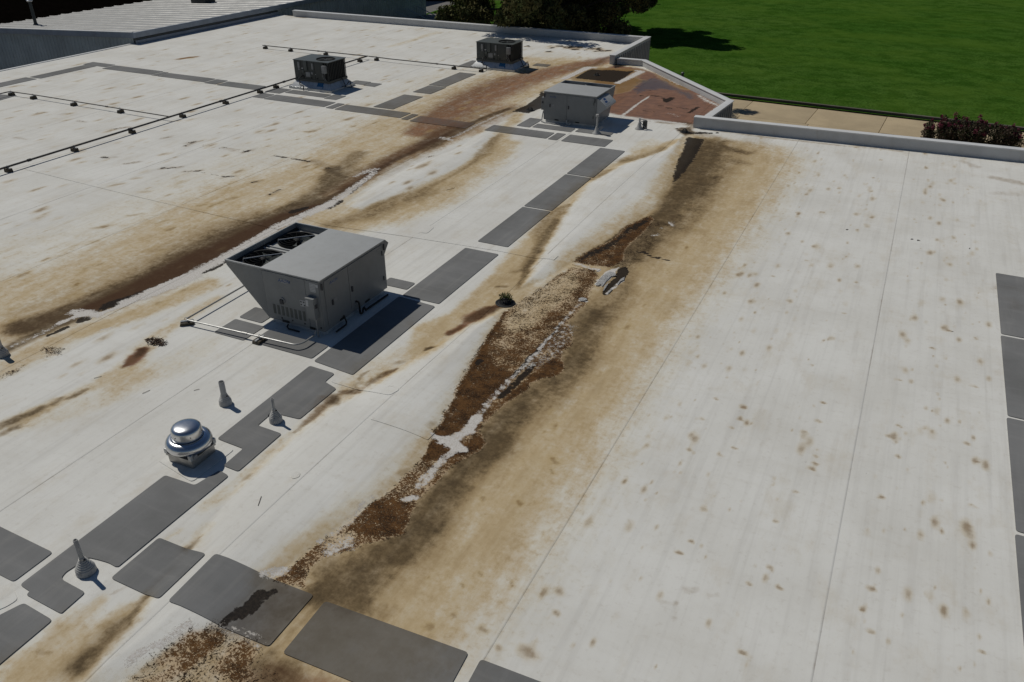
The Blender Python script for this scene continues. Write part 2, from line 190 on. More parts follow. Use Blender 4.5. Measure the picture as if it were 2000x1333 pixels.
 (1,0.55,0,[(-14.28,30.86,0.3),(-14.61,28.06,0.3),(-14.83,26.18,0.35),(-14.86,24.02,0.4)]),
 (1,0.5,0,[(-14.64,42.29,0.3),(-14.41,40.22,0.3),(-15.19,38.33,0.2)]),
 (1,0.85,0,[(-14.72,17.59,0.15),(-14.81,18.23,0.15),(-14.88,20.03,0.13),(-15.08,21.91,0.13),(-15.0,24.54,0.12),(-15.05,26.52,0.14),(-14.88,28.62,0.16),(-14.61,30.26,0.2)]),
 (1,0.4,0,[(-15.1,18.09,0.6),(-15.3,20.63,0.6),(-15.47,22.5,0.6),(-15.36,25.14,0.7),(-15.43,27.2,0.8),(-15.3,29.44,0.8)]),
 (2,0.5,0,[(-15.1,18.62,0.4),(-15.19,20.48,0.4),(-15.35,22.33,0.4),(-15.24,24.94,0.4),(-15.3,26.97,0.4)]),
 (5,0.5,0,[(-24.15,20.79,0.09),(-24.03,21.1,0.09)]),
 (1,0.5,0,[(-24.12,20.8,0.16),(-24.0,21.11,0.16)]),
 (5,0.5,0,[(-22.96,20.73,0.09),(-22.66,21.12,0.09)]),
 (1,0.5,0,[(-22.93,20.74,0.16),(-22.64,21.13,0.16)]),
 (5,0.5,0,[(-22.69,20.37,0.09),(-22.73,20.84,0.09)]),
 (1,0.5,0,[(-22.66,20.39,0.16),(-22.7,20.85,0.16)]),
 (5,0.5,0,[(-20.34,20.68,0.09),(-20.24,21.19,0.09)]),
 (1,0.5,0,[(-20.32,20.69,0.16),(-20.22,21.2,0.16)]),
 (5,0.5,0,[(-20.55,18.32,0.09),(-20.2,18.59,0.09)]),
 (1,0.5,0,[(-20.53,18.33,0.16),(-20.18,18.6,0.16)]),
 (5,0.5,0,[(-21.51,18.26,0.09),(-21.07,18.68,0.09)]),
 (1,0.5,0,[(-21.49,18.27,0.16),(-21.05,18.69,0.16)]),
 (5,0.5,0,[(-22.95,18.1,0.09),(-22.73,18.42,0.09)]),
 (1,0.5,0,[(-22.93,18.11,0.16),(-22.71,18.43,0.16)]),
 (5,0.5,0,[(-24.22,18.25,0.09),(-23.89,18.41,0.09)]),
 (1,0.5,0,[(-24.2,18.26,0.16),(-23.87,18.42,0.16)]),
 (5,0.5,0,[(-26.77,20.85,0.09),(-26.46,21.41,0.09)]),
 (1,0.5,0,[(-26.75,20.86,0.16),(-26.44,21.43,0.16)]),
 (5,0.5,0,[(-30.53,21.67,0.09),(-30.15,21.7,0.09)]),
 (1,0.5,0,[(-30.5,21.68,0.16),(-30.12,21.71,0.16)]),
 (5,0.5,0,[(-31.44,21.23,0.09),(-31.29,21.53,0.09)]),
 (1,0.5,0,[(-31.41,21.25,0.16),(-31.26,21.54,0.16)]),
 (5,0.5,0,[(-17.89,18.43,0.09),(-17.76,18.68,0.09)]),
 (1,0.5,0,[(-17.87,18.43,0.16),(-17.73,18.69,0.16)]),
 (5,0.5,0,[(-19.07,18.43,0.09),(-18.82,18.65,0.09)]),
 (1,0.5,0,[(-19.05,18.44,0.16),(-18.8,18.66,0.16)]),
 (5,0.5,0,[(-16.63,17.77,0.09),(-16.65,18.29,0.09)]),
 (1,0.5,0,[(-16.61,17.78,0.16),(-16.63,18.3,0.16)]),
 (5,0.5,0,[(-18.21,20.91,0.09),(-17.59,20.88,0.09)]),
 (1,0.5,0,[(-18.19,20.92,0.16),(-17.57,20.89,0.16)]),
 (5,0.5,0,[(-19.08,20.94,0.09),(-18.56,20.97,0.09)]),
 (1,0.5,0,[(-19.06,20.95,0.16),(-18.54,20.98,0.16)]),
 (5,0.5,0,[(-29.07,18.55,0.09),(-28.57,18.54,0.09)]),
 (1,0.5,0,[(-29.05,18.56,0.16),(-28.55,18.55,0.16)]),
 (5,0.5,0,[(-28.95,21.22,0.09),(-28.59,21.25,0.09)]),
 (1,0.5,0,[(-28.93,21.23,0.16),(-28.56,21.26,0.16)]),
 (5,0.5,0,[(-21.35,20.89,0.09),(-20.79,20.81,0.09)]),
 (1,0.5,0,[(-21.33,20.91,0.16),(-20.77,20.82,0.16)]),
 (5,0.5,0,[(-16.59,20.63,0.09),(-16.21,20.6,0.09)]),
 (1,0.5,0,[(-16.57,20.64,0.16),(-16.19,20.61,0.16)]),
 (5,0.42,0,[(-24.06,20.7,0.06),(-21.28,20.81,0.06),(-19.38,21.02,0.06),(-17.76,20.91,0.06),(-15.53,20.33,0.06)]),
 (5,0.4,0,[(-25.23,18.45,0.05),(-23.14,18.11,0.05),(-21.58,18.33,0.05),(-20.18,18.49,0.05),(-19.18,18.48,0.05),(-17.73,18.41,0.05)]),
 (2,1.0,0,[(-34.52,32.06,0.22),(-34.38,32.55,0.22),(-34.2,32.74,0.22)]),
 (6,1.0,0,[(-34.52,32.06,0.25),(-34.2,32.74,0.25)]),
 (6,0.75,0,[(-39.43,41.64,0.14),(-38.57,41.82,0.14)]),
 (6,0.75,0,[(-34.31,39.94,0.14),(-34.1,40.18,0.14)]),
 (6,0.75,0,[(-39.93,47.16,0.14),(-39.75,47.71,0.14)]),
 (6,0.75,0,[(-19.09,14.64,0.14),(-18.84,14.98,0.14)]),
 (6,0.75,0,[(-19.18,13.63,0.14),(-18.97,13.92,0.14)]),
 (6,0.75,0,[(-17.91,14.68,0.14),(-17.77,15.0,0.14)]),
 (6,0.75,0,[(-21.6,16.27,0.14),(-21.41,16.64,0.14)]),
 (6,0.75,0,[(-20.31,16.27,0.14),(-20.15,16.39,0.14)]),
 (6,0.75,0,[(-19.84,23.77,0.14),(-19.74,24.5,0.14)]),
 (6,0.75,0,[(-22.41,24.81,0.14),(-22.37,24.98,0.14)]),
 (6,0.75,0,[(-26.68,25.99,0.14),(-26.5,26.43,0.14)]),
 (6,0.75,0,[(-25.57,22.7,0.14),(-25.42,22.91,0.14)]),
 (6,0.75,0,[(-21.5,17.07,0.14),(-21.36,17.24,0.14)]),
 (6,0.75,0,[(-17.52,16.33,0.14),(-17.49,17.18,0.14)]),
 (6,0.75,0,[(-17.9,16.15,0.14),(-17.77,16.38,0.14)]),
 (6,0.75,0,[(-20.28,23.69,0.14),(-19.68,23.98,0.14)]),
 (6,1.0,0,[(-0.19,13.49,0.06),(-0.16,13.47,0.05)]),
 (6,0.8,0,[(-0.34,12.36,0.1),(-0.31,12.34,0.05)]),
 (6,0.8,0,[(-0.11,11.78,0.06),(-0.08,11.76,0.05)]),
 (6,1.0,0,[(-0.1,11.59,0.06),(-0.07,11.58,0.05)]),
 (6,1.0,0,[(-0.1,11.42,0.1),(-0.07,11.4,0.05)]),
 (6,0.8,0,[(-0.2,12.83,0.07),(-0.16,12.81,0.05)]),
 (6,1.0,0,[(0.96,11.17,0.07),(0.98,11.16,0.05)]),
 (6,1.0,0,[(1.15,12.38,0.06),(1.17,12.36,0.05)]),
 (6,0.8,0,[(-2.03,12.01,0.07),(-2.0,11.99,0.05)]),
 (6,1.0,0,[(-1.47,12.72,0.09),(-1.44,12.7,0.05)]),
 (6,0.8,0,[(-1.41,12.31,0.09),(-1.38,12.29,0.05)]),
 (6,0.8,0,[(-1.52,11.99,0.06),(-1.49,11.97,0.05)]),
 (6,0.8,0,[(-2.0,11.03,0.06),(-1.97,11.02,0.05)]),
 (6,0.8,0,[(-1.53,11.09,0.06),(-1.5,11.08,0.05)]),
 (6,1.0,0,[(1.03,9.13,0.1),(1.05,9.12,0.05)]),
 (6,1.0,0,[(-0.13,8.65,0.06),(-0.1,8.64,0.05)]),
 (6,1.0,0,[(2.29,8.64,0.06),(2.3,8.63,0.05)]),
 (6,0.8,0,[(-0.24,10.72,0.06),(-0.21,10.71,0.05)]),
 (6,0.8,0,[(2.19,13.23,0.07),(2.22,13.21,0.05)]),
 (6,0.8,0,[(2.34,15.3,0.1),(2.37,15.28,0.05)]),
 (6,1.0,0,[(2.32,12.73,0.06),(2.35,12.72,0.05)]),
 (6,0.8,0,[(-1.42,9.74,0.1),(-1.39,9.73,0.05)]),
 (6,0.8,0,[(-1.99,12.76,0.06),(-1.95,12.73,0.05)]),
 (6,1.0,0,[(-1.36,11.39,0.06),(-1.33,11.38,0.05)]),
 (6,1.0,0,[(-1.53,8.68,0.06),(-1.5,8.67,0.05)]),
 (6,0.8,0,[(-0.31,8.96,0.06),(-0.28,8.96,0.05)]),
 (6,1.0,0,[(-0.51,8.5,0.06),(-0.48,8.49,0.05)]),
 (6,1.0,0,[(-0.37,7.36,0.06),(-0.34,7.36,0.05)]),
 (6,0.8,0,[(2.23,11.58,0.06),(2.26,11.57,0.05)]),
 (6,0.8,0,[(0.97,12.9,0.06),(1.0,12.88,0.05)]),
 (6,0.8,0,[(1.04,14.88,0.06),(1.07,14.86,0.05)]),
 (6,1.0,0,[(1.52,16.46,0.06),(1.56,16.43,0.05)]),
 (6,1.0,0,[(1.12,13.26,0.06),(1.16,13.24,0.05)]),
 (6,0.8,0,[(-1.42,17.38,0.07),(-1.38,17.34,0.05)]),
 (6,0.8,0,[(-1.39,19.85,0.06),(-1.34,19.8,0.05)]),
 (6,0.8,0,[(-0.19,23.67,0.06),(-0.14,23.6,0.05)]),
 (6,0.8,0,[(-1.47,23.52,0.06),(-1.41,23.45,0.05)]),
 (6,0.8,0,[(1.01,23.79,0.06),(1.05,23.73,0.05)]),
 (6,0.8,0,[(-0.22,17.29,0.07),(-0.18,17.25,0.05)]),
 (6,0.8,0,[(-1.98,18.53,0.06),(-1.93,18.48,0.05)]),
 (6,1.0,0,[(1.84,17.44,0.06),(1.88,17.4,0.05)]),
 (6,0.8,0,[(-0.17,19.07,0.06),(-0.13,19.03,0.05)]),
 (6,0.8,0,[(2.35,17.34,0.06),(2.38,17.31,0.05)]),
 (6,0.8,0,[(-0.4,9.92,0.06),(-0.37,9.91,0.05)]),
 (6,1.0,0,[(-1.45,8.96,0.06),(-1.42,8.95,0.05)]),
 (6,1.0,0,[(0.92,8.67,0.06),(0.94,8.66,0.05)]),
 (6,0.8,0,[(1.05,8.35,0.06),(1.08,8.35,0.05)]),
 (5,0.75,0,[(-0.21,22.35,0.04),(-0.17,22.34,0.04)]),
 (5,0.75,0,[(0.32,22.47,0.04),(0.36,22.46,0.04)]),
 (5,0.75,0,[(0.92,22.43,0.04),(0.96,22.42,0.04)]),
 (5,0.75,0,[(1.09,22.43,0.04),(1.13,22.42,0.04)]),
 (5,0.75,0,[(2.25,22.52,0.04),(2.29,22.51,0.04)]),
 (5,0.75,0,[(1.88,17.46,0.04),(1.91,17.45,0.04)]),
 (5,0.75,0,[(-0.71,22.39,0.04),(-0.68,22.38,0.04)]),
 (6,0.85,0,[(-3.9,6.3,0.1),(-3.85,6.27,0.1)]),
 (6,0.85,0,[(-3.43,6.26,0.09),(-3.39,6.24,0.09)]),
 (6,0.85,0,[(-2.75,6.17,0.16),(-2.71,6.14,0.16)]),
 (6,0.85,0,[(-4.06,6.0,0.1),(-4.02,5.97,0.1)]),
 (6,0.85,0,[(-2.78,7.22,0.1),(-2.74,7.19,0.1)]),
 (6,0.85,0,[(-2.67,6.88,0.06),(-2.63,6.86,0.06)]),
 (6,0.85,0,[(-4.02,8.62,0.08),(-3.96,8.57,0.08)]),
 (6,0.85,0,[(-4.57,8.45,0.08),(-4.51,8.41,0.08)]),
 (6,0.85,0,[(-3.95,9.81,0.1),(-3.89,9.77,0.1)]),
 (6,0.85,0,[(-3.92,9.57,0.06),(-3.86,9.52,0.06)]),
 (6,0.85,0,[(-3.12,6.06,0.08),(-3.08,6.04,0.08)]),
 (6,0.85,0,[(-4.03,6.82,0.06),(-3.98,6.79,0.06)]),
 (6,0.85,0,[(-3.91,7.12,0.06),(-3.86,7.09,0.06)]),
 (6,0.85,0,[(-3.43,7.11,0.05),(-3.38,7.08,0.05)]),
 (1,0.4,0.3,[(-5.21,7.14),(-5.24,6.77),(-5.22,6.43),(-5.31,5.98),(-5.38,5.72),(-5.59,5.73),(-5.85,5.8),(-5.98,6.15),(-5.84,6.52),(-5.6,6.84)]),
 (1,0.36,0.25,[(-5.47,15.23),(-5.03,15.03),(-4.62,13.91),(-4.57,12.69),(-4.72,11.71),(-4.95,10.84),(-5.17,10.28),(-5.05,9.73),(-5.19,9.66),(-5.44,10.22),(-5.26,11.17),(-5.21,11.84),(-4.82,12.33),(-5.16,13.66),(-5.51,14.31)]),
 (1,0.42,0.25,[(-5.06,9.74),(-5.03,9.15),(-5.05,8.57),(-5.06,7.89),(-5.11,7.38),(-5.18,7.11),(-5.3,7.29),(-5.42,7.71),(-5.4,8.35),(-5.34,9.18),(-5.19,9.61)]),
 (0,0.9,0,[(-5.4,5.75,0.25),(-5.45,5.38,0.22),(-5.59,4.79,0.2),(-5.65,4.31,0.25)]),
 (1,0.35,0,[(-5.53,5.65,0.05),(-5.61,4.82,0.05),(-5.64,4.37,0.05)]),
 (1,0.3,1.3,[(-7.0,29.71),(-4.95,29.38),(-4.49,26.38),(-4.35,22.31),(-4.45,19.4),(-4.45,16.73),(-4.47,14.29),(-4.49,12.29),(-4.5,10.62),(-4.59,9.18),(-4.61,7.85),(-4.81,6.73),(-5.13,5.97),(-5.75,5.67),(-6.02,6.26),(-5.56,7.64),(-5.82,9.5),(-6.09,11.13),(-6.22,13.2),(-6.38,16.41),(-5.68,21.68)]),
 (1,0.3,0,[(-5.53,14.03,0.25),(-5.26,12.33,0.35),(-5.18,11.0,0.3),(-5.18,9.97,0.3),(-5.13,8.78,0.3),(-5.08,7.75,0.3),(-5.23,6.86,0.3)]),
 (1,0.16,0,[(-1.5,13.66,0.05),(-1.12,13.43,0.05),(-0.83,12.68,0.05),(-0.73,12.26,0.05),(-0.95,11.81,0.05),(-0.93,11.38,0.05),(-1.19,10.95,0.05)]),
 (1,0.14,0,[(-1.43,10.73,0.06),(-1.4,9.88,0.06),(-1.25,8.86,0.06),(-1.28,7.82,0.06)]),
 (1,0.14,0,[(2.12,10.17,0.08),(2.21,9.63,0.08),(2.16,8.82,0.08),(2.08,8.02,0.08)]),
 (2,0.45,0,[(-14.71,18.23,0.4),(-15.0,17.52,0.5),(-15.09,16.8,0.6),(-15.17,15.86,0.75),(-15.32,15.05,0.8),(-15.25,14.17,0.8),(-15.29,13.3,0.8),(-15.25,12.41,0.7),(-15.26,11.57,0.7),(-15.44,10.44,0.6),(-15.88,9.05,0.5)]),
 (1,0.6,0,[(-15.0,17.52,0.6),(-15.17,16.89,0.7),(-15.32,16.04,0.9),(-15.47,15.22,1.0),(-15.39,14.33,1.0),(-15.43,13.44,1.0),(-15.32,12.48,0.9),(-15.32,11.63,0.8),(-15.44,10.44,0.7)]),
 (1,0.55,0,[(-6.22,5.61,0.25),(-6.33,5.22,0.3),(-6.43,4.84,0.3)]),
 (6,1.0,0,[(-12.3,36.54,0.5),(-11.66,37.44,0.5),(-11.25,37.44,0.4)]),
 (3,0.78,0.12,[(-6.53,16.93),(-5.97,17.04),(-5.72,16.77),(-5.52,15.42),(-5.49,14.81),(-5.51,14.31),(-5.22,13.81),(-5.08,13.35),(-5.16,13.14),(-5.05,12.78),(-4.86,12.47),(-4.88,12.27),(-5.25,11.82),(-5.2,11.55),(-5.4,10.83),(-5.5,10.25),(-5.46,9.96),(-5.19,9.73),(-5.26,9.52),(-5.51,9.04),(-5.91,8.85),(-6.09,9.6),(-6.34,10.79),(-6.59,12.12),(-6.81,13.31),(-6.93,14.12),(-6.87,14.98),(-6.67,16.32)]),
 (3,-0.36,0.25,[(-6.42,16.92),(-6.75,15.81),(-6.94,14.73),(-6.78,13.8),(-6.41,13.23),(-6.08,13.67),(-6.02,14.56),(-5.9,16.11)]),
 (3,0.4,0.12,[(-5.63,11.95),(-5.71,10.28),(-5.91,8.85),(-6.09,9.6),(-6.34,10.79),(-6.59,12.12),(-6.7,12.74),(-6.12,11.94)]),
 (3,0.35,0.06,[(-5.13,13.07),(-4.86,12.47),(-4.88,12.27),(-5.25,11.82),(-5.2,11.55),(-5.4,10.83),(-5.5,10.25),(-5.46,9.96),(-5.19,9.73),(-5.26,9.52),(-5.39,9.22),(-5.46,9.83),(-5.4,11.46),(-5.3,12.49)]),
 (3,0.5,0,[(-6.93,14.12,0.05),(-6.74,13.08,0.07),(-6.59,12.12,0.1),(-6.34,10.79,0.08)]),
 (3,0.75,0.1,[(-5.97,9.3),(-5.42,9.45),(-5.18,9.74),(-5.17,9.5),(-5.25,9.22),(-5.4,8.86),(-5.4,8.4),(-5.45,8.06),(-5.39,7.78),(-5.31,7.42),(-5.25,7.26),(-5.39,7.1),(-5.61,6.86),(-5.75,6.61),(-6.02,6.3),(-6.06,6.07),(-5.94,5.88),(-5.83,5.78),(-6.17,5.77),(-6.37,5.76),(-6.32,6.14),(-6.14,7.14),(-5.99,7.85),(-5.91,8.55),(-5.92,9.02)]),
 (3,0.35,0.1,[(-5.54,7.91),(-5.24,7.31),(-5.55,7.07),(-6.0,6.95),(-6.1,7.19),(-5.96,7.81)]),
 (3,-0.3,0.15,[(-6.16,6.87),(-5.92,7.04),(-5.82,6.8),(-6.02,6.48),(-6.22,6.56)]),
 (5,0.62,0.35,[(-5.82,21.08),(-5.66,20.57),(-5.89,19.61),(-5.94,18.66),(-6.17,17.87),(-6.46,17.28),(-6.6,17.24),(-6.51,18.07),(-6.17,19.01),(-6.14,20.02)]),
 (3,0.95,0.12,[(-5.81,21.14),(-5.65,20.89),(-5.62,19.59),(-5.7,18.71),(-5.55,17.84),(-5.66,17.29),(-6.06,17.28),(-6.59,17.22),(-6.48,18.12),(-6.18,19.04),(-6.16,20.09)]),
 (1,0.9,0,[(-6.56,17.26,0.06),(-6.41,18.09,0.12),(-6.18,19.04,0.1),(-6.12,19.96,0.1),(-5.79,20.98,0.1)]),
 (3,0.3,0,[(-5.59,20.52,0.5),(-5.43,18.69,0.4),(-5.44,17.52,0.3)]),
 (3,0.31,0.2,[(-6.88,4.71),(-6.47,4.74),(-5.75,4.79),(-5.21,4.51),(-5.03,4.28),(-6.9,3.38),(-6.93,3.68),(-6.92,3.96),(-6.88,4.44)]),
 (3,0.35,0,[(-6.47,4.74,0.2),(-6.59,4.47,0.18),(-6.71,4.16,0.1)]),
 (3,0.3,0,[(-6.36,4.62,0.1),(-6.51,3.97,0.12),(-6.57,3.73,0.2)]),
 (3,0.4,0,[(-5.93,4.77,0.2),(-5.94,4.46,0.2),(-5.68,4.42,0.1)]),
 (1,0.42,0.35,[(-6.83,4.71),(-6.46,4.73),(-5.24,4.78),(-4.62,4.47),(-6.9,3.38),(-6.87,3.72),(-6.88,4.22)]),
 (1,0.6,0,[(-5.57,4.77,0.15),(-5.74,4.49,0.2),(-5.23,4.7,0.3),(-5.38,4.43,0.3)]),
 (2,0.6,0.3,[(-5.55,4.78),(-4.49,4.83),(-4.36,4.42),(-5.71,3.77),(-5.84,4.31)]),
 (3,0.45,0,[(-14.65,8.68,0.1),(-14.36,8.58,0.14),(-14.21,8.59,0.06)]),
 (3,0.35,0,[(-14.45,8.06,0.06),(-14.45,7.62,0.12),(-14.41,7.47,0.1)]),
 (3,0.5,0,[(-14.28,23.07,0.07),(-14.14,23.33,0.06)]),
 (2,1.0,0.5,[(-10.69,31.22),(-7.03,30.94),(-6.88,34.53),(-7.5,35.81),(-9.6,38.11),(-12.08,40.07),(-13.62,40.29),(-13.91,39.2),(-12.9,34.81)]),
 (1,0.15,0.6,[(-10.69,31.22),(-7.03,30.94),(-6.88,34.53),(-7.5,35.81),(-9.6,38.11),(-12.08,40.07),(-13.62,40.29),(-16.34,40.13),(-12.9,34.81)]),
 (6,0.8,0.2,[(-12.36,36.71),(-11.76,37.99),(-11.31,37.61),(-11.07,35.28),(-11.53,34.35)]),
 (5,0.75,0,[(-10.42,34.71,0.12),(-9.97,34.84,0.12),(-9.54,34.8,0.12),(-9.17,34.31,0.12)]),
 (5,0.65,0,[(-9.21,33.33,0.12),(-8.58,33.01,0.12)]),
 (5,0.6,0,[(-9.95,32.35,0.1),(-9.13,32.36,0.1)]),
 (5,0.6,0,[(-7.81,32.63,0.12),(-7.67,33.83,0.12)]),
 (5,0.55,0,[(-8.47,33.37,0.1),(-7.89,33.34,0.1)]),
 (5,0.7,0,[(-9.19,34.13,0.2),(-9.1,34.84,0.2)]),
 (5,0.5,0,[(-10.46,35.57,0.12),(-10.08,36.11,0.12)]),
 (7,0.7,1.2,[(-11.21,35.57),(-11.41,37.55),(-10.99,38.56),(-10.28,38.1),(-9.36,36.83),(-8.34,35.88),(-8.08,35.16),(-8.33,34.71),(-9.38,36.09),(-9.95,36.18),(-10.39,35.6),(-10.67,34.77)]),
 (4,0.9,0,[(-12.44,41.14,0.1),(-10.81,39.06,0.2),(-9.36,37.38,0.15)]),
 (4,1.0,0,[(-8.28,35.92,0.12),(-7.62,35.05,0.2),(-6.99,34.39,0.15)]),
 (4,1.0,0,[(-6.89,33.97,0.2),(-6.98,32.59,0.2)]),
 (6,0.9,0,[(-11.78,40.32,0.2),(-10.17,38.15,0.4),(-9.01,36.81,0.35)]),
 (4,1.3,0,[(-10.05,31.04,0.07),(-10.08,32.75,0.07),(-10.09,34.62,0.07)]),
 (4,1.4,0,[(-10.3,30.85,0.12),(-9.6,30.84,0.12),(-8.53,30.93,0.12),(-7.52,30.94,0.12)]),
 (1,0.7,0,[(-8.49,30.81,0.2),(-7.55,31.06,0.25),(-7.14,30.86,0.25)]),
 (4,0.7,0,[(-8.51,32.29,0.1),(-8.04,32.08,0.1)]),
 (5,1.0,0.12,[(-14.35,36.74),(-14.37,38.92),(-12.31,39.32),(-12.19,36.62),(-13.13,36.52)]),
 (6,1.2,0.3,[(-14.63,36.47),(-14.63,39.2),(-12.11,39.61),(-11.97,36.13),(-13.15,36.08)]),
 (6,1.0,0,[(-14.48,36.59,0.45),(-14.52,39.1,0.45),(-12.18,39.53,0.45),(-12.07,36.34,0.45),(-13.21,36.22,0.45),(-14.48,36.59,0.45)]),
 (4,1.4,0,[(-14.74,36.28,0.2),(-14.64,39.24,0.25),(-14.33,39.34,0.2)]),
 (4,1.3,0,[(-12.13,36.57,0.2),(-11.95,39.4,0.25),(-12.17,39.48,0.2)]),
 (5,0.7,0.3,[(-14.16,41.02),(-13.79,41.8),(-12.63,41.76),(-12.36,41.18),(-12.87,40.7),(-13.37,39.56)]),
 (5,0.85,0.35,[(-6.99,29.32),(-6.32,29.35),(-6.18,28.37),(-5.96,26.39),(-5.95,25.1),(-5.94,24.44),(-6.0,23.97),(-6.33,25.37),(-6.64,27.47)]),
 (1,1.0,0.2,[(-7.69,30.15),(-7.2,30.7),(-6.85,29.93),(-7.08,29.37)]),
 (5,0.8,0,[(-7.6,30.13,0.1),(-7.12,29.8,0.2),(-6.09,30.3,0.12)]),
 (5,1.0,0.04,[(-5.35,17.54),(-5.17,17.34),(-5.09,16.78),(-5.18,16.34),(-5.21,15.89),(-5.35,15.9),(-5.33,16.38),(-5.33,16.84),(-5.43,17.27)]),
 (5,0.8,0,[(-5.46,18.48,0.05),(-5.18,18.55,0.08),(-4.93,18.38,0.06),(-4.47,18.36,0.04)]),
 (5,1.0,0,[(-5.62,14.26,0.03),(-5.62,13.43,0.05),(-5.66,12.56,0.07),(-5.66,11.85,0.05)]),
 (5,0.7,0,[(-5.47,12.33,0.1),(-5.51,11.7,0.1),(-5.54,11.11,0.1)]),
 (5,0.9,0,[(-6.49,12.08,0.08),(-6.49,11.92,0.06)]),
 (5,1.0,0.25,[(-14.31,29.82),(-14.21,30.89),(-14.39,32.64),(-14.71,33.66),(-14.23,33.1),(-13.38,30.94),(-13.63,29.81)]),
 (6,0.8,0,[(-14.31,29.48,0.3),(-14.07,30.96,0.4)]),
 (5,0.8,0,[(-14.73,12.0,0.05),(-14.55,12.56,0.12),(-14.37,13.23,0.15),(-14.41,12.81,0.1)]),  # shadows of the left valley painted in as black patches beside the white strip
 (5,0.8,0,[(-14.4,13.32,0.12),(-14.4,14.25,0.1)]),
 (5,0.8,0,[(-15.09,16.93,0.15),(-14.93,17.42,0.12)]),
 (5,0.85,0,[(-15.04,9.8,0.12),(-14.94,9.92,0.1)]),
 (5,0.85,0,[(-15.06,10.58,0.2),(-14.92,10.87,0.2),(-14.94,11.09,0.1)]),
 (5,0.85,0,[(-14.85,11.53,0.06),(-14.73,11.91,0.1),(-14.57,12.4,0.1)]),
 (5,0.85,0,[(-15.05,9.46,0.08),(-15.08,9.04,0.06)]),
 (5,0.8,0,[(-14.43,17.73,0.25),(-14.42,18.24,0.2)]),
 (5,0.7,0,[(-15.19,20.68,0.1),(-15.03,21.18,0.1),(-14.5,18.91,0.08)]),
 (5,0.8,0.05,[(-6.25,5.64),(-6.45,5.52),(-6.47,5.27),(-6.47,5.04),(-6.51,4.82),(-6.4,4.88),(-6.26,5.07),(-6.21,5.17),(-6.23,5.43),(-6.17,5.57)]),
 (1,0.55,0.15,[(-6.25,5.64),(-5.71,5.77),(-5.69,4.84),(-6.5,4.8),(-6.35,4.91),(-6.22,5.22),(-6.2,5.44)]),
 (1,0.45,0,[(-5.79,5.64,0.3),(-5.96,5.44,0.4),(-6.01,4.97,0.35)]),
 (4,0.5,0,[(-6.43,4.84,0.12),(-6.08,4.87,0.1),(-5.74,4.86,0.1)]),
 (1,0.3,0,[(-5.38,5.72,0.5),(-5.28,5.32,0.4),(-5.34,4.95,0.3)]),
 (0,0.6,0,[(-5.11,5.7,0.8),(-5.14,5.32,0.8),(-5.38,4.89,0.5)]),
 (1,0.4,0,[(2.93,20.12,0.2),(3.32,20.46,0.2)]),
 (1,0.45,0,[(3.02,19.59,0.25),(3.33,19.18,0.25)]),
 (4,0.75,0,[(-5.62,15.16,0.05),(-5.62,14.26,0.06),(-5.63,13.25,0.06),(-5.66,12.01,0.07),(-5.67,11.04,0.08),(-5.67,10.3,0.1)]),
 (4,0.5,0,[(-5.38,14.1,0.2),(-5.37,13.04,0.25),(-5.47,12.33,0.2)]),
 (4,1.2,0,[(-5.67,10.3,0.1),(-5.66,9.92,0.1),(-5.71,9.6,0.12)]),
 (4,1.4,0,[(-6.08,9.51,0.06),(-5.82,9.45,0.14),(-5.46,9.42,0.12)]),
 (4,1.0,0,[(-5.51,9.4,0.1),(-5.59,9.06,0.1),(-5.61,8.64,0.09),(-5.6,8.31,0.1)]),
 (4,1.3,0,[(-5.62,7.97,0.08),(-5.51,8.06,0.08)]),
 (4,1.0,0,[(-5.57,9.88,0.1),(-5.61,10.33,0.08)]),
 (4,1.6,0.03,[(-5.45,17.45),(-5.39,16.81),(-5.4,16.57),(-5.44,16.21),(-5.64,16.29),(-5.66,16.74),(-5.58,17.2)]),
 (4,1.3,0,[(-5.67,15.39,0.08),(-5.55,15.43,0.08)]),
 (4,1.3,0,[(-6.47,17.17,0.05),(-5.85,17.05,0.09)]),
 (4,1.1,0,[(-5.11,16.77,0.05),(-5.22,15.93,0.05)]),
 (4,1.0,0,[(-5.28,19.69,0.08),(-5.21,19.82,0.08)]),
 (4,0.9,0,[(-5.13,20.82,0.1),(-5.04,20.7,0.1)]),
 (4,0.8,0,[(-5.32,20.34,0.06),(-5.16,20.34,0.06)]),
 (4,1.25,0,[(-15.34,9.59,0.06),(-15.26,10.05,0.12)]),
 (4,1.25,0,[(-15.53,10.02,0.15),(-15.15,10.1,0.2),(-14.88,10.12,0.15)]),
 (4,1.25,0,[(-14.9,10.18,0.06),(-14.82,10.47,0.09),(-14.75,10.95,0.1)]),
 (4,1.25,0,[(-14.89,10.81,0.12),(-14.71,11.28,0.25),(-14.62,11.8,0.25),(-14.48,12.53,0.25)]),
 (4,0.7,0,[(-15.36,8.46,0.08),(-15.31,9.06,0.1),(-15.34,9.59,0.1)]),
 (4,0.9,0,[(-14.26,9.7,0.05),(-14.15,9.82,0.08)]),
 (4,1.35,0,[(-14.74,11.55,0.18),(-14.62,12.62,0.2),(-14.57,13.34,0.22),(-14.65,14.24,0.18),(-14.66,15.14,0.2),(-14.72,15.83,0.22),(-14.66,16.74,0.22),(-14.57,17.31,0.24),(-14.48,17.91,0.22)]),
 (4,1.1,0,[(-14.52,17.85,0.18),(-14.6,18.68,0.2),(-14.78,19.89,0.15),(-14.97,20.99,0.12)]),
 (4,0.9,0,[(-15.3,20.33,0.1),(-15.24,20.97,0.2),(-15.08,21.26,0.15)]),
 (4,1.2,0,[(-15.05,25.29,0.12),(-14.54,25.2,0.14)]),
 (4,0.8,0,[(-14.63,25.49,0.1),(-14.66,27.57,0.1),(-14.49,29.5,0.08)]),
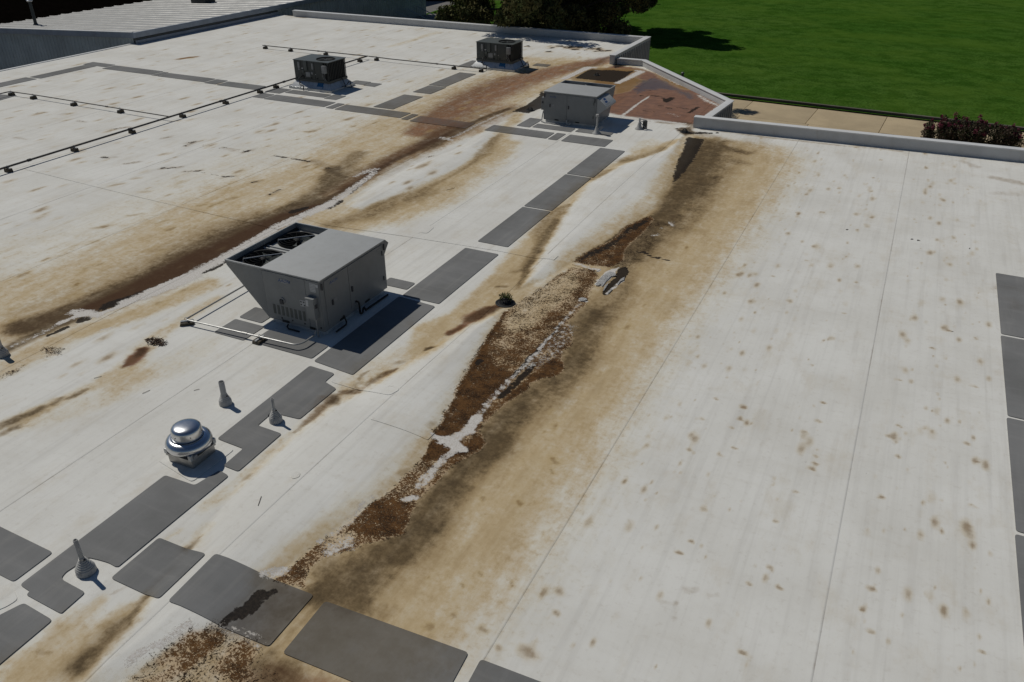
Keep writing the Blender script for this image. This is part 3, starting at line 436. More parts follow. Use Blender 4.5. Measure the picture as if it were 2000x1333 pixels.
 (4,1.1,0,[(-7.05,3.9,0.08),(-6.96,4.23,0.06),(-6.85,4.4,0.1),(-6.83,4.62,0.1)]),
 (4,1.0,0,[(-6.56,5.79,0.1),(-6.39,5.91,0.12)]),
 (4,0.8,0,[(-6.02,6.48,0.15),(-5.9,6.72,0.2)]),
 (4,0.6,0,[(-6.14,7.68,0.1),(-6.13,7.13,0.08),(-6.25,6.6,0.08)]),
 (1,0.35,0,[(-1.23,8.01,0.07),(-1.13,8.09,0.07)]),
 (1,0.3,0,[(-0.93,8.06,0.07),(-0.84,8.11,0.07)]),
 (1,0.25,0,[(-1.5,7.68,0.05),(-1.3,7.74,0.05)]),
 (1,0.25,0,[(-1.3,7.74,0.04),(-1.23,7.45,0.04)]),
 (5,0.64,0,[(-17.54,43.94,0.05),(-17.51,44.22,0.12)]),
 (6,0.7,0,[(-17.54,43.94,0.15),(-17.36,44.02,0.25)]),
 (5,0.78,0,[(-17.02,43.3,0.05),(-16.84,43.56,0.12)]),
 (6,0.7,0,[(-17.02,43.3,0.15),(-16.85,43.38,0.25)]),
 (5,0.56,0,[(-17.08,43.97,0.05),(-17.03,44.17,0.12)]),
 (6,0.7,0,[(-17.08,43.97,0.15),(-16.9,44.05,0.25)]),
 (5,0.78,0,[(-16.38,43.7,0.05),(-16.19,43.98,0.12)]),
 (6,0.7,0,[(-16.38,43.7,0.15),(-16.21,43.79,0.25)]),
 (5,0.76,0,[(-17.25,43.51,0.05),(-16.91,43.44,0.12)]),
 (6,0.7,0,[(-17.25,43.51,0.15),(-17.07,43.59,0.25)]),
 (5,0.74,0,[(-17.54,43.39,0.05),(-17.42,43.65,0.12)]),
 (6,0.7,0,[(-17.54,43.39,0.15),(-17.37,43.47,0.25)]),
 (5,0.83,0,[(-17.23,44.1,0.05),(-16.95,44.2,0.12)]),
 (6,0.7,0,[(-17.23,44.1,0.15),(-17.05,44.18,0.25)]),
 (5,0.7,0,[(-17.16,43.25,0.05),(-16.82,43.2,0.12)]),
 (6,0.7,0,[(-17.16,43.25,0.15),(-16.98,43.33,0.25)]),
 (5,0.71,0,[(-17.07,43.82,0.05),(-16.96,44.08,0.12)]),
 (6,0.7,0,[(-17.07,43.82,0.15),(-16.89,43.91,0.25)]),
 (5,0.52,0,[(-17.18,43.34,0.05),(-17.06,43.32,0.12)]),
 (6,0.7,0,[(-17.18,43.34,0.15),(-17.01,43.42,0.25)]),
 (5,0.66,0,[(-17.32,43.57,0.05),(-17.06,43.39,0.12)]),
 (6,0.7,0,[(-17.32,43.57,0.15),(-17.14,43.66,0.25)]),
 (5,0.57,0,[(-17.47,43.63,0.05),(-17.3,43.85,0.12)]),
 (6,0.7,0,[(-17.47,43.63,0.15),(-17.3,43.71,0.25)]),
 (5,0.61,0,[(-17.14,43.43,0.05),(-16.86,43.32,0.12)]),
 (6,0.7,0,[(-17.14,43.43,0.15),(-16.97,43.51,0.25)]),
 (5,0.58,0,[(-17.73,43.89,0.05),(-17.45,43.95,0.12)]),
 (6,0.7,0,[(-17.73,43.89,0.15),(-17.55,43.98,0.25)]),
 (5,0.56,0,[(-17.45,43.73,0.05),(-17.36,44.06,0.12)]),
 (6,0.7,0,[(-17.45,43.73,0.15),(-17.27,43.81,0.25)]),
 (5,0.83,0,[(-16.65,43.5,0.05),(-16.32,43.38,0.12)]),
 (6,0.7,0,[(-16.65,43.5,0.15),(-16.48,43.59,0.25)]),
 (5,0.84,0,[(-17.75,43.63,0.05),(-17.52,43.8,0.12)]),
 (6,0.7,0,[(-17.75,43.63,0.15),(-17.57,43.72,0.25)]),
 (5,0.79,0,[(-16.43,43.9,0.05),(-16.35,44.13,0.12)]),
 (6,0.7,0,[(-16.43,43.9,0.15),(-16.26,43.99,0.25)]),
 (5,0.63,0,[(-17.25,44.04,0.05),(-17.0,44.26,0.12)]),
 (6,0.7,0,[(-17.25,44.04,0.15),(-17.07,44.12,0.25)]),
 (5,0.56,0,[(-17.85,43.85,0.05),(-17.63,44.04,0.12)]),
 (6,0.7,0,[(-17.85,43.85,0.15),(-17.68,43.93,0.25)]),
 (5,0.84,0,[(-16.02,44.23,0.05),(-15.9,44.47,0.12)]),
 (6,0.7,0,[(-16.02,44.23,0.15),(-15.84,44.31,0.25)]),
 (5,0.56,0,[(-16.2,44.19,0.05),(-16.04,44.49,0.12)]),
 (6,0.7,0,[(-16.2,44.19,0.15),(-16.02,44.28,0.25)]),
 (5,0.59,0,[(-16.04,43.73,0.05),(-15.82,44.07,0.12)]),
 (6,0.7,0,[(-16.04,43.73,0.15),(-15.87,43.82,0.25)]),
 (5,0.64,0,[(-15.59,43.61,0.05),(-15.31,43.76,0.12)]),
 (6,0.7,0,[(-15.59,43.61,0.15),(-15.42,43.69,0.25)]),
 (5,0.51,0,[(-15.93,43.88,0.05),(-15.81,44.1,0.12)]),
 (6,0.7,0,[(-15.93,43.88,0.15),(-15.76,43.97,0.25)]),
 (5,0.67,0,[(-15.32,43.67,0.05),(-15.28,43.84,0.12)]),
 (6,0.7,0,[(-15.32,43.67,0.15),(-15.15,43.75,0.25)]),
 (5,0.58,0,[(-16.01,44.09,0.05),(-15.81,44.41,0.12)]),
 (6,0.7,0,[(-16.01,44.09,0.15),(-15.84,44.18,0.25)]),
 (5,0.7,0,[(-15.87,43.29,0.05),(-15.6,43.48,0.12)]),
 (6,0.7,0,[(-15.87,43.29,0.15),(-15.69,43.37,0.25)]),
 (5,0.78,0,[(-15.38,43.85,0.05),(-15.14,43.97,0.12)]),
 (6,0.7,0,[(-15.38,43.85,0.15),(-15.21,43.94,0.25)]),
 (5,0.81,0,[(-16.11,44.04,0.05),(-15.76,43.95,0.12)]),
 (6,0.7,0,[(-16.11,44.04,0.15),(-15.94,44.13,0.25)]),
 (5,0.78,0,[(-15.77,43.66,0.05),(-15.49,43.61,0.12)]),
 (6,0.7,0,[(-15.77,43.66,0.15),(-15.6,43.75,0.25)]),
 (5,0.74,0,[(-18.36,43.38,0.05),(-18.12,43.23,0.12)]),
 (6,0.7,0,[(-18.36,43.38,0.15),(-18.18,43.46,0.25)]),
 (5,0.84,0,[(-18.29,43.87,0.05),(-17.97,43.91,0.12)]),
 (6,0.7,0,[(-18.29,43.87,0.15),(-18.11,43.95,0.25)]),
 (5,0.54,0,[(-18.55,43.1,0.05),(-18.22,43.15,0.12)]),
 (6,0.7,0,[(-18.55,43.1,0.15),(-18.37,43.18,0.25)]),
 (5,0.72,0,[(-18.75,43.57,0.05),(-18.48,43.54,0.12)]),
 (6,0.7,0,[(-18.75,43.57,0.15),(-18.57,43.66,0.25)]),
 (5,0.5,0,[(-18.27,43.76,0.05),(-18.09,44.16,0.12)]),
 (6,0.7,0,[(-18.27,43.76,0.15),(-18.09,43.85,0.25)]),
 (5,0.78,0,[(-18.12,42.17,0.05),(-17.8,42.1,0.12)]),
 (6,0.7,0,[(-18.12,42.17,0.15),(-17.95,42.26,0.25)]),
 (5,0.57,0,[(-18.17,41.98,0.05),(-17.99,42.17,0.12)]),
 (6,0.7,0,[(-18.17,41.98,0.15),(-18.0,42.06,0.25)]),
 (5,0.67,0,[(-18.06,42.05,0.05),(-17.97,42.38,0.12)]),
 (6,0.7,0,[(-18.06,42.05,0.15),(-17.89,42.14,0.25)]),
 (5,0.67,0,[(-19.85,42.92,0.05),(-19.55,42.99,0.12)]),
 (6,0.7,0,[(-19.85,42.92,0.15),(-19.67,43.0,0.25)]),
 (5,0.77,0,[(-19.85,42.97,0.05),(-19.77,43.32,0.12)]),
 (6,0.7,0,[(-19.85,42.97,0.15),(-19.67,43.06,0.25)]),
 (1,0.9,0,[(-35.18,47.71,0.12),(-34.42,47.83,0.12)]),
 (1,0.9,0,[(-39.36,46.46,0.12),(-36.86,45.91,0.12)]),
 (1,1.0,0,[(-33.0,46.48,0.2),(-32.15,46.65,0.2)]),
 (1,0.6,0,[(-7.06,30.61,0.12),(-4.64,30.54,0.12),(-3.17,30.51,0.12),(0.23,30.77,0.12)]),
 (1,0.3,0,[(0.23,30.71,0.1),(3.99,31.05,0.1)]),
 (1,0.45,0,[(2.09,30.5,0.15),(2.57,30.0,0.2)]),
 (1,0.5,0,[(3.08,28.99,0.25),(3.65,28.82,0.3),(3.81,28.68,0.2)]),
 (1,0.35,0,[(2.98,27.36,0.2),(3.59,27.55,0.25)]),
]
CRICKETS = [
 ([(-7.19,29.92),(-6.45,26.03),(-6.0,23.55),(-5.8,22.08),(-6.13,19.99),(-6.2,18.95),(-6.52,18.1),(-6.59,17.22),(-6.84,16.0),(-7.17,15.11),(-7.54,16.89),(-7.77,18.21),(-8.13,19.94),(-8.45,22.92),(-8.18,24.89),(-7.28,27.38)],0.1),
 ([(-7.01,14.18),(-6.81,13.31),(-6.59,12.12),(-6.34,10.79),(-6.11,9.77),(-5.92,9.02),(-5.91,8.55),(-5.99,7.85),(-6.14,7.14),(-6.33,6.15),(-6.45,5.76),(-6.43,4.77),(-6.76,3.96),(-7.3,3.19),(-7.56,3.75),(-7.63,4.28),(-7.73,4.77),(-7.85,5.74),(-8.22,7.23),(-8.25,8.66),(-8.2,9.55),(-8.01,10.16),(-7.6,12.09),(-7.45,13.29)],0.11),
 ([(-14.03,26.59),(-13.84,24.35),(-14.25,22.3),(-14.27,19.84),(-13.96,17.79),(-13.31,17.78),(-13.02,19.26),(-12.79,20.8),(-12.57,22.31),(-12.9,24.63),(-13.3,26.53)],0.08),
]
PATCHES = [
 [(-7.53,7.6),(-7.47,7.66),(-7.39,7.63),(-7.36,7.54),(-7.42,7.47),(-7.51,7.52)],
 [(-9.81,6.97),(-9.78,7.57),(-8.87,7.75),(-8.89,6.8)],
 [(-8.77,10.32),(-8.49,10.39),(-7.37,10.44),(-7.29,10.36),(-7.35,10.14),(-7.53,10.13),(-8.68,10.14)],
 [(-9.71,4.0),(-9.44,4.1),(-9.2,4.0),(-9.22,3.86),(-9.3,3.71)],
 [(-7.51,7.63),(-7.41,7.65),(-7.35,7.55),(-7.44,7.49),(-7.52,7.53)],
 [(-11.15,17.73),(-10.85,17.72),(-10.8,17.24),(-11.01,17.21)],
]
STRIPS = [
 ([(-14.97,16.9),(-13.65,16.68),(-11.26,16.95),(-8.55,17.16),(-7.01,17.14)],0.28),
 ([(-7.23,9.49),(-6.63,9.5),(-6.08,9.5)],0.3),
 ([(-25.4,16.3),(-21.12,16.05),(-17.44,15.89),(-14.57,15.78)],0.12),
 ([(-19.86,23.76),(-19.15,25.03),(-17.06,24.97),(-17.49,23.53),(-19.86,23.76)],0.08),
 ([(-6.55,17.17),(-5.83,17.02)],0.2),
]
TORN = (-5.296, 16.742)
TORN_FLAPS = [([(-5.62, 16.188), (-5.645, 16.566), (-5.636, 16.805), (-5.568, 17.078), (-5.456, 17.011), (-5.45, 16.776), (-5.462, 16.514), (-5.445, 16.204), (-5.521, 16.281), (-5.548, 16.2)], 0.018), ([(-5.519, 16.886), (-5.503, 17.061), (-5.432, 16.999), (-5.34, 16.888), (-5.458, 16.796)], 0.03), ([(-5.354, 15.981), (-5.402, 16.27), (-5.391, 16.503), (-5.36, 16.335), (-5.336, 16.034)], 0.015), ([(-5.185, 16.487), (-5.193, 16.783), (-5.145, 16.923), (-5.105, 16.779), (-5.151, 16.664), (-5.164, 16.452)], 0.012), ([(-5.227, 15.89), (-5.233, 16.062), (-5.217, 16.202), (-5.181, 16.153), (-5.191, 15.972)], 0.012), ([(-5.721, 15.395), (-5.671, 15.483), (-5.571, 15.488), (-5.516, 15.419), (-5.574, 15.329), (-5.64, 15.307)], 0.012)]
STICKS = [('thin twig on the white ridge below the walkway pads', -7.497, 6.755, -7.601, 6.948), ('dark twig on the white sheet left of the stout vent pipe', -12.834, 8.284, -12.764, 8.4), ('twig lying beside the seam above the shiny fan', -11.589, 8.303, -11.552, 8.449), ('pale twig just left of the stout vent pipe', -10.802, 8.792, -10.743, 8.872), ('short dark twig on the white sheet between the seam and the walkway pads', -12.032, 20.453, -11.902, 20.738)]
# ------------------------------------------------------------------ helpers
rng = random.Random(7)
nrng = np.random.default_rng(11)
GZ = -4.5                                   # ground level, the roof is at 0

def link(o, parent=None):
    COL.objects.link(o)
    if parent is not None:
        o.parent = parent
    return o

def finish(bm, bevel=0.0, smooth=True, ang=35):
    bmesh.ops.recalc_face_normals(bm, faces=bm.faces)
    if bevel:
        es = [e for e in bm.edges if len(e.link_faces) == 2 and e.calc_face_angle(0) > 0.6]
        bmesh.ops.bevel(bm, geom=es, offset=bevel, segments=2, affect='EDGES', profile=0.7, clamp_overlap=True)
    if smooth:
        for f in bm.faces:
            f.smooth = True
        for e in bm.edges:
            if len(e.link_faces) == 2 and e.calc_face_angle(0) > R_(ang):
                e.smooth = False

def obj(name, bm, mat, parent=None, bevel=0.0, smooth=True, loc=None):
    finish(bm, bevel, smooth)
    me = bpy.data.meshes.new(name)
    bm.to_mesh(me)
    bm.free()
    if mat is not None:
        me.materials.append(mat)
    o = bpy.data.objects.new(name, me)
    if loc is not None:
        o.location = loc
    return link(o, parent)

def share(name, me, parent, loc=(0, 0, 0), rot=(0, 0, 0), scale=None):
    o = bpy.data.objects.new(name, me)
    o.location = loc
    o.rotation_euler = rot
    if scale: o.scale = scale
    return link(o, parent)

def thing(name, label, cat, loc=(0, 0, 0), rotz=0.0, group=None):
    o = bpy.data.objects.new(name, None)
    o.empty_display_size = 0.2
    o.location = loc
    o.rotation_euler = (0, 0, rotz)
    return tag(link(o), label, cat, group)

def tag(o, label=None, cat=None, group=None, kind=None):
    if label: o["label"] = label
    if cat: o["category"] = cat
    if group: o["group"] = group
    if kind: o["kind"] = kind
    return o

def box(bm, x0, x1, y0, y1, z0, z1):
    v = [bm.verts.new(p) for p in ((x0, y0, z0), (x1, y0, z0), (x1, y1, z0), (x0, y1, z0), (x0, y0, z1), (x1, y0, z1), (x1, y1, z1), (x0, y1, z1))]
    for q in ((0, 3, 2, 1), (4, 5, 6, 7), (0, 1, 5, 4), (1, 2, 6, 5), (2, 3, 7, 6), (3, 0, 4, 7)):
        bm.faces.new([v[i] for i in q])
    return v

def Bx(*a):
    bm = bmesh.new()
    box(bm, *a)
    return bm

def prism(bm, pts, axis, a0, a1):
    """extrude a 2-D outline along axis 'x' (pts are y,z), 'y' (x,z) or 'z' (x,y)"""
    def mk(p, t):
        return {'x': (t, p[0], p[1]), 'y': (p[0], t, p[1]), 'z': (p[0], p[1], t)}[axis]
    A = [bm.verts.new(mk(p, a0)) for p in pts]
    B = [bm.verts.new(mk(p, a1)) for p in pts]
    n = len(pts)
    bm.faces.new(A[::-1])
    bm.faces.new(B)
    for i in range(n):
        bm.faces.new((A[i], A[(i + 1) % n], B[(i + 1) % n], B[i]))

def tube(bm, pts, r, n=8, cap=True, r1=None):
    pts = [Vector(p) for p in pts]
    m = len(pts)
    rings = []
    up = Vector((0, 0, 1))
    for i, p in enumerate(pts):
        d = (pts[min(i + 1, m - 1)] - pts[max(i - 1, 0)]).normalized()
        s = d.cross(up)
        if s.length < 0.05:
            s = d.cross(Vector((1, 0, 0)))
        s.normalize()
        t = s.cross(d)
        rr = r if r1 is None else r + (r1 - r) * i / (m - 1)
        rings.append([bm.verts.new(p + (s * math.cos(2 * math.pi * k / n) + t * math.sin(2 * math.pi * k / n)) * rr) for k in range(n)])
    for a_, b_ in zip(rings, rings[1:]):
        for k in range(n):
            bm.faces.new((a_[k], a_[(k + 1) % n], b_[(k + 1) % n], b_[k]))
    if cap:
        bm.faces.new(rings[0])
        bm.faces.new(rings[-1][::-1])

def lathe(bm, prof, n=32, c=(0, 0), cap0=True, cap1=True):
    rings = []
    for r, z in prof:
        rings.append([bm.verts.new((c[0] + r * math.cos(2 * math.pi * k / n), c[1] + r * math.sin(2 * math.pi * k / n), z)) for k in range(n)])
    for a_, b_ in zip(rings, rings[1:]):
        for k in range(n):
            bm.faces.new((a_[k], a_[(k + 1) % n], b_[(k + 1) % n], b_[k]))
    if cap0: bm.faces.new(rings[0])
    if cap1: bm.faces.new(rings[-1])

# ------------------------------------------------------------------ materials
class NT:
    def __init__(s, name):
        s.m = bpy.data.materials.new(name)
        s.m.use_nodes = True
        s.t = s.m.node_tree
        s.b = s.t.nodes["Principled BSDF"]
    def n(s, typ, **kw):
        nd = s.t.nodes.new(typ)
        for k, v in kw.items(): setattr(nd, k, v)
        return nd
    def l(s, a_, b_): s.t.links.new(a_, b_)
    def val(s, x, sock):
        if isinstance(x, (int, float)): sock.default_value = x
        elif isinstance(x, tuple): sock.default_value = x if len(x) == len(sock.default_value) else x + (1,)
        else: s.l(x, sock)
    def math(s, op, a_, b_=0.0, c_=0.0, clamp=False):
        nd = s.n("ShaderNodeMath", operation=op, use_clamp=clamp)
        s.val(a_, nd.inputs[0]); s.val(b_, nd.inputs[1]); s.val(c_, nd.inputs[2])
        return nd.outputs[0]
    def mix(s, f, a_, b_, mode='MIX'):
        nd = s.n("ShaderNodeMix", data_type='RGBA', blend_type=mode)
        s.val(f, nd.inputs[0]); s.val(a_, nd.inputs[6]); s.val(b_, nd.inputs[7])
        return nd.outputs[2]
    def pos(s): return s.n("ShaderNodeNewGeometry").outputs["Position"]
    def objc(s): return s.n("ShaderNodeTexCoord").outputs["Object"]
    def noise(s, vec, scale, detail=4.0, rough=0.55, stretch=None, dist=0.0):
        if stretch:
            mp = s.n("ShaderNodeMapping"); mp.inputs["Scale"].default_value = stretch
            s.l(vec, mp.inputs[0]); vec = mp.outputs[0]
        nd = s.n("ShaderNodeTexNoise")
        s.l(vec, nd.inputs["Vector"])
        nd.inputs["Scale"].default_value = scale; nd.inputs["Detail"].default_value = detail
        nd.inputs["Roughness"].default_value = rough; nd.inputs["Distortion"].default_value = dist
        return nd.outputs[0]
    def ramp(s, f, lo, hi):
        nd = s.n("ShaderNodeMapRange", interpolation_type='SMOOTHSTEP')
        s.val(f, nd.inputs[0]); nd.inputs[1].default_value = lo; nd.inputs[2].default_value = hi
        return nd.outputs[0]
    def bump(s, h, strength=0.2, dist=0.02):
        nd = s.n("ShaderNodeBump"); nd.inputs["Strength"].default_value = strength; nd.inputs["Distance"].default_value = dist
        s.val(h, nd.inputs["Height"]); s.l(nd.outputs[0], s.b.inputs["Normal"])
    def out(s, col=None, rough=None, metal=None, spec=None):
        if col is not None: s.val(col, s.b.inputs["Base Color"])
        if rough is not None: s.val(rough, s.b.inputs["Roughness"])
        if metal is not None: s.val(metal, s.b.inputs["Metallic"])
        if spec is not None: s.val(spec, s.b.inputs["Specular IOR Level"])
        return s.m

def simple(name, col, rough=0.5, metal=0.0, var=0.18, scale=6.0, dirt=0.0, dirtcol=(0.12, 0.09, 0.06), spec=0.4):
    t = NT(name)
    p = t.pos()
    n1 = t.noise(p, scale, 5, 0.6)
    f = t.ramp(n1, 0.3, 0.7)
    c2 = tuple(max(0, c * (1 - var)) for c in col)
    c = t.mix(f, col, c2)
    if dirt:
        n2 = t.noise(p, scale * 3.1, 6, 0.65, stretch=(1, 1, 0.35))
        c = t.mix(t.math('MULTIPLY', t.ramp(n2, 0.5, 0.75), dirt), c, dirtcol)
    t.bump(t.noise(p, scale * 14, 3), 0.05, 0.004)
    return t.out(c, t.math('ADD', t.math('MULTIPLY', n1, 0.2), rough - 0.1), metal, spec)

def roofing(name, base, base2, pad=False):
    """membrane or walkway pad carrying the stains stored on its vertices"""
    t = NT(name)
    p = t.pos()
    A1 = t.n("ShaderNodeAttribute", attribute_name="stain_a")
    A2 = t.n("ShaderNodeAttribute", attribute_name="stain_b")
    s1 = t.n("ShaderNodeSeparateColor"); t.l(A1.outputs["Color"], s1.inputs[0])
    s2 = t.n("ShaderNodeSeparateColor"); t.l(A2.outputs["Color"], s2.inputs[0])
    tan, brown, rust, crust = s1.outputs[0], s1.outputs[1], s1.outputs[2], A1.outputs["Alpha"]
    flake, black, spot, wet = s2.outputs[0], s2.outputs[1], s2.outputs[2], A2.outputs["Alpha"]
    nL = t.noise(p, 0.55, 5, 0.6)
    nM = t.noise(p, 2.6, 6, 0.65)
    nF = t.noise(p, 9.0, 8, 0.72)
    nG = t.noise(p, 34.0, 6, 0.8)
    nS = t.noise(p, 2.2, 5, 0.6, stretch=(2.6, 0.16, 1))
    nY = t.noise(p, 2.4, 7, 0.68, stretch=(1.5, 0.35, 1))
    nX = t.noise(p, 2.0, 4, 0.6, stretch=(0.3, 2.2, 1))
    c = t.mix(t.ramp(nL, 0.3, 0.72), base, base2)
    c = t.mix(t.math('MULTIPLY', t.ramp(nS, 0.48, 0.72), 0.10 if pad else 0.22), c, (0.42, 0.40, 0.37))
    c = t.mix(t.math('MULTIPLY', t.ramp(t.noise(p, 2.0, 3, 0.5, stretch=(5.5, 0.07, 1)), 0.5, 0.7), 0.0 if pad else 0.16), c, (0.47, 0.455, 0.42))
    c = t.mix(t.math('MULTIPLY', t.ramp(nX, 0.5, 0.78), 0.35 if pad else 0.12), c, (0.46, 0.42, 0.35) if not pad else (0.26, 0.255, 0.25))
    c = t.mix(t.math('MULTIPLY', t.ramp(nG, 0.56, 0.75), 0.18), c, (0.25, 0.22, 0.19) if not pad else (0.05, 0.05, 0.05))
    # scattered small dark flecks on the whole roof
    fl = t.noise(p, 3.4, 7, 0.8, stretch=(1, 0.8, 1))
    c = t.mix(t.math('MULTIPLY', t.ramp(fl, 0.64, 0.74), 0.0 if pad else 0.6), c, (0.15, 0.11, 0.075))
    if not pad:
        c = t.mix(t.math('MULTIPLY', t.ramp(t.noise(p, 1.1, 7, 0.7, stretch=(1.2, 0.6, 1)), 0.5, 0.72), 0.35), c, (0.50, 0.43, 0.32))
        c = t.mix(t.math('MULTIPLY', t.ramp(nF, 0.52, 0.7), 0.25), c, (0.42, 0.38, 0.32))
    def soft(ch, amp, lo, hi):
        v = t.math('ADD', t.math('ADD', t.math('MULTIPLY', nM, 0.35), t.math('MULTIPLY', nF, 0.35)), t.math('MULTIPLY', nY, 0.3))
        v = t.math('MULTIPLY', t.math('SUBTRACT', v, 0.5), amp * 1.55)
        v = t.math('ADD', v, ch)
        return t.math('MULTIPLY', t.ramp(v, lo, hi), t.ramp(ch, 0.0, 0.12))
    k = 0.55 if pad else 1.0
    tm = soft(tan, 1.25, 0.05, 1.1)
    tv = t.math('ADD', tm, t.math('MULTIPLY', t.math('SUBTRACT', t.math('ADD', t.math('MULTIPLY', nY, 0.6), t.math('MULTIPLY', nL, 0.4)), 0.5), 1.5))
    if pad:
        tancol = t.mix(t.ramp(nM, 0.35, 0.65), (0.165, 0.14, 0.105), (0.14, 0.115, 0.08))
    else:
        tancol = t.mix(t.ramp(tv, 0.15, 0.95), (0.625, 0.57, 0.44), (0.50, 0.378, 0.21))
        tancol = t.mix(t.math('MULTIPLY', t.ramp(tv, 0.85, 1.35), 0.75), tancol, (0.33, 0.225, 0.105))
        tancol = t.mix(t.math('MULTIPLY', t.ramp(nS, 0.45, 0.7), 0.22), tancol, (0.56, 0.47, 0.31))
    tancol = t.mix(t.math('MULTIPLY', t.ramp(nF, 0.5, 0.72), 0.3), tancol, (0.28, 0.18, 0.085) if not pad else (0.10, 0.08, 0.06))
    c = t.mix(t.math('MULTIPLY', tm, 0.7 if pad else 0.93), c, tancol)
    rm = soft(rust, 0.9, 0.1, 0.95)
    rcol = t.mix(t.ramp(nM, 0.34, 0.66), (0.125, 0.044, 0.022), (0.215, 0.088, 0.044))
    c = t.mix(t.math('MULTIPLY', rm, 0.55 if pad else 0.9), c, rcol)
    bm_ = soft(brown, 0.75, 0.06, 1.0)
    bv = t.math('ADD', bm_, t.math('MULTIPLY', t.math('ADD', t.math('MULTIPLY', nF, 0.5), t.math('SUBTRACT', t.math('MULTIPLY', nM, 0.5), 0.5)), 0.9))
    bcol = t.mix(t.ramp(bv, 0.45, 1.25), (0.25, 0.166, 0.076) if not pad else (0.10, 0.08, 0.06), (0.040, 0.026, 0.015))
    bcol = t.mix(t.math('MULTIPLY', t.ramp(rust, 0.25, 0.8), 0.75), bcol, (0.052, 0.026, 0.015))
    c = t.mix(t.math('MULTIPLY', bm_, 0.5 if pad else 0.92), c, bcol)
    sm = soft(spot, 0.85, 0.10, 1.1)
    sm = t.math('MULTIPLY', sm, t.math('SUBTRACT', 1.0, t.math('MULTIPLY', t.ramp(brown, 0.3, 0.8), 0.9)))
    c = t.mix(t.math('MULTIPLY', sm, 0.78 * k), c, t.mix(t.ramp(t.math('ADD', sm, t.math('MULTIPLY', nG, 0.6)), 0.6, 1.25), (0.46, 0.345, 0.175), (0.235, 0.145, 0.055)))
    # granular crust of algae and grit with bare specks
    nC = t.noise(p, 17.0, 7, 0.78)
    nK = t.noise(p, 3.7, 7, 0.7)
    cn = t.math('ADD', t.math('MULTIPLY', nC, 0.75), t.math('MULTIPLY', nG, 0.55))
    cv = t.math('ADD', t.math('ADD', crust, t.math('MULTIPLY', t.math('SUBTRACT', nM, 0.5), 1.9)), t.math('MULTIPLY', t.math('SUBTRACT', cn, 0.65), 4.4))
    cm = t.math('MULTIPLY', t.ramp(cv, 0.42, 0.62), t.ramp(crust, 0.03, 0.2))
    bare = t.math('MULTIPLY', t.ramp(crust, 0.25, 0.6), 0.08 if pad else 0.6)
    c = t.mix(bare, c, t.mix(t.ramp(nG, 0.4, 0.6), (0.50, 0.36, 0.22), (0.60, 0.47, 0.33)))
    ccol = t.mix(t.ramp(t.math('ADD', t.math('MULTIPLY', nK, 0.6), t.math('MULTIPLY', nC, 0.4)), 0.40, 0.62), (0.018, 0.011, 0.008), (0.118, 0.058, 0.022))
    ccol = t.mix(t.ramp(nG, 0.45, 0.7), ccol, (0.16, 0.085, 0.035))
    ccol = t.mix(t.math('SUBTRACT', 1.0, t.ramp(crust, 0.35, 0.62)), ccol, (0.022, 0.013, 0.008))
    c = t.mix(cm, c, ccol)
    # black exposed or wet patches, and the shadows painted in the left valley
    kv = t.math('ADD', black, t.math('MULTIPLY', t.math('SUBTRACT', nF, 0.5), 1.5))
    km = t.math('MULTIPLY', t.ramp(kv, 0.38, 0.58), t.ramp(black, 0.04, 0.2))
    c = t.mix(t.math('MULTIPLY', km, 0.95), c, t.mix(t.ramp(nG, 0.4, 0.65), (0.014, 0.012, 0.011), (0.036, 0.028, 0.022)))
    # peeling white skin
    fv = t.math('ADD', flake, t.math('MULTIPLY', t.math('SUBTRACT', t.math('ADD', t.math('MULTIPLY', nF, 0.5), t.math('MULTIPLY', nG, 0.5)), 0.5), 7.5))
    fm = t.math('MULTIPLY', t.ramp(fv, 0.66, 0.82), t.ramp(flake, 0.05, 0.25))
    c = t.mix(fm, c, t.mix(t.ramp(nG, 0.35, 0.65), (0.68, 0.66, 0.64), (0.46, 0.42, 0.37)))
    wv = t.math('ADD', wet, t.math('MULTIPLY', t.math('SUBTRACT', nM, 0.5), 1.2))
    wm = t.math('MULTIPLY', t.ramp(wv, 0.35, 0.6), t.ramp(wet, 0.03, 0.2))
    c = t.mix(t.math('MULTIPLY', wm, 0.35 if pad else 0.6), c, (0.10, 0.088, 0.075) if pad else (0.06, 0.055, 0.056))
    rough = t.math('SUBTRACT', 0.85, t.math('MULTIPLY', wm, 0.55))
    h = t.math('ADD', t.math('MULTIPLY', nG, 0.3), t.math('ADD', t.math('MULTIPLY', cm, 0.7), t.math('MULTIPLY', fm, 0.8)))
    h = t.math('ADD', h, t.math('MULTIPLY', nS, 0.35))
    t.bump(h, 0.35, 0.012)
    return t.out(c, rough, 0.0, t.math('ADD', 0.04, t.math('MULTIPLY', wm, 0.4)))

M = {}
M['membrane'] = roofing("white_membrane", (0.705, 0.695, 0.66), (0.63, 0.615, 0.575))
M['pad'] = roofing("grey_walkway_pad", (0.205, 0.205, 0.205), (0.15, 0.15, 0.148), True)
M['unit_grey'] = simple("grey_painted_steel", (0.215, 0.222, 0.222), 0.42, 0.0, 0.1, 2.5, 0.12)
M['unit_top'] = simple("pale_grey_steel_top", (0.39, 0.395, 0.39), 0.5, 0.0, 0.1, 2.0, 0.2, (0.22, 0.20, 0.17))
M['unit_dark'] = simple("dark_grey_steel", (0.052, 0.058, 0.055), 0.45, 0.0, 0.15, 3.0, 0.1)
M['unit_darktop'] = simple("dark_grey_steel_top", (0.085, 0.095, 0.09), 0.45, 0.0, 0.15, 3.0, 0.15)
M['galv'] = simple("galvanised_steel", (0.55, 0.56, 0.56), 0.35, 0.35, 0.25, 5.0, 0.2)
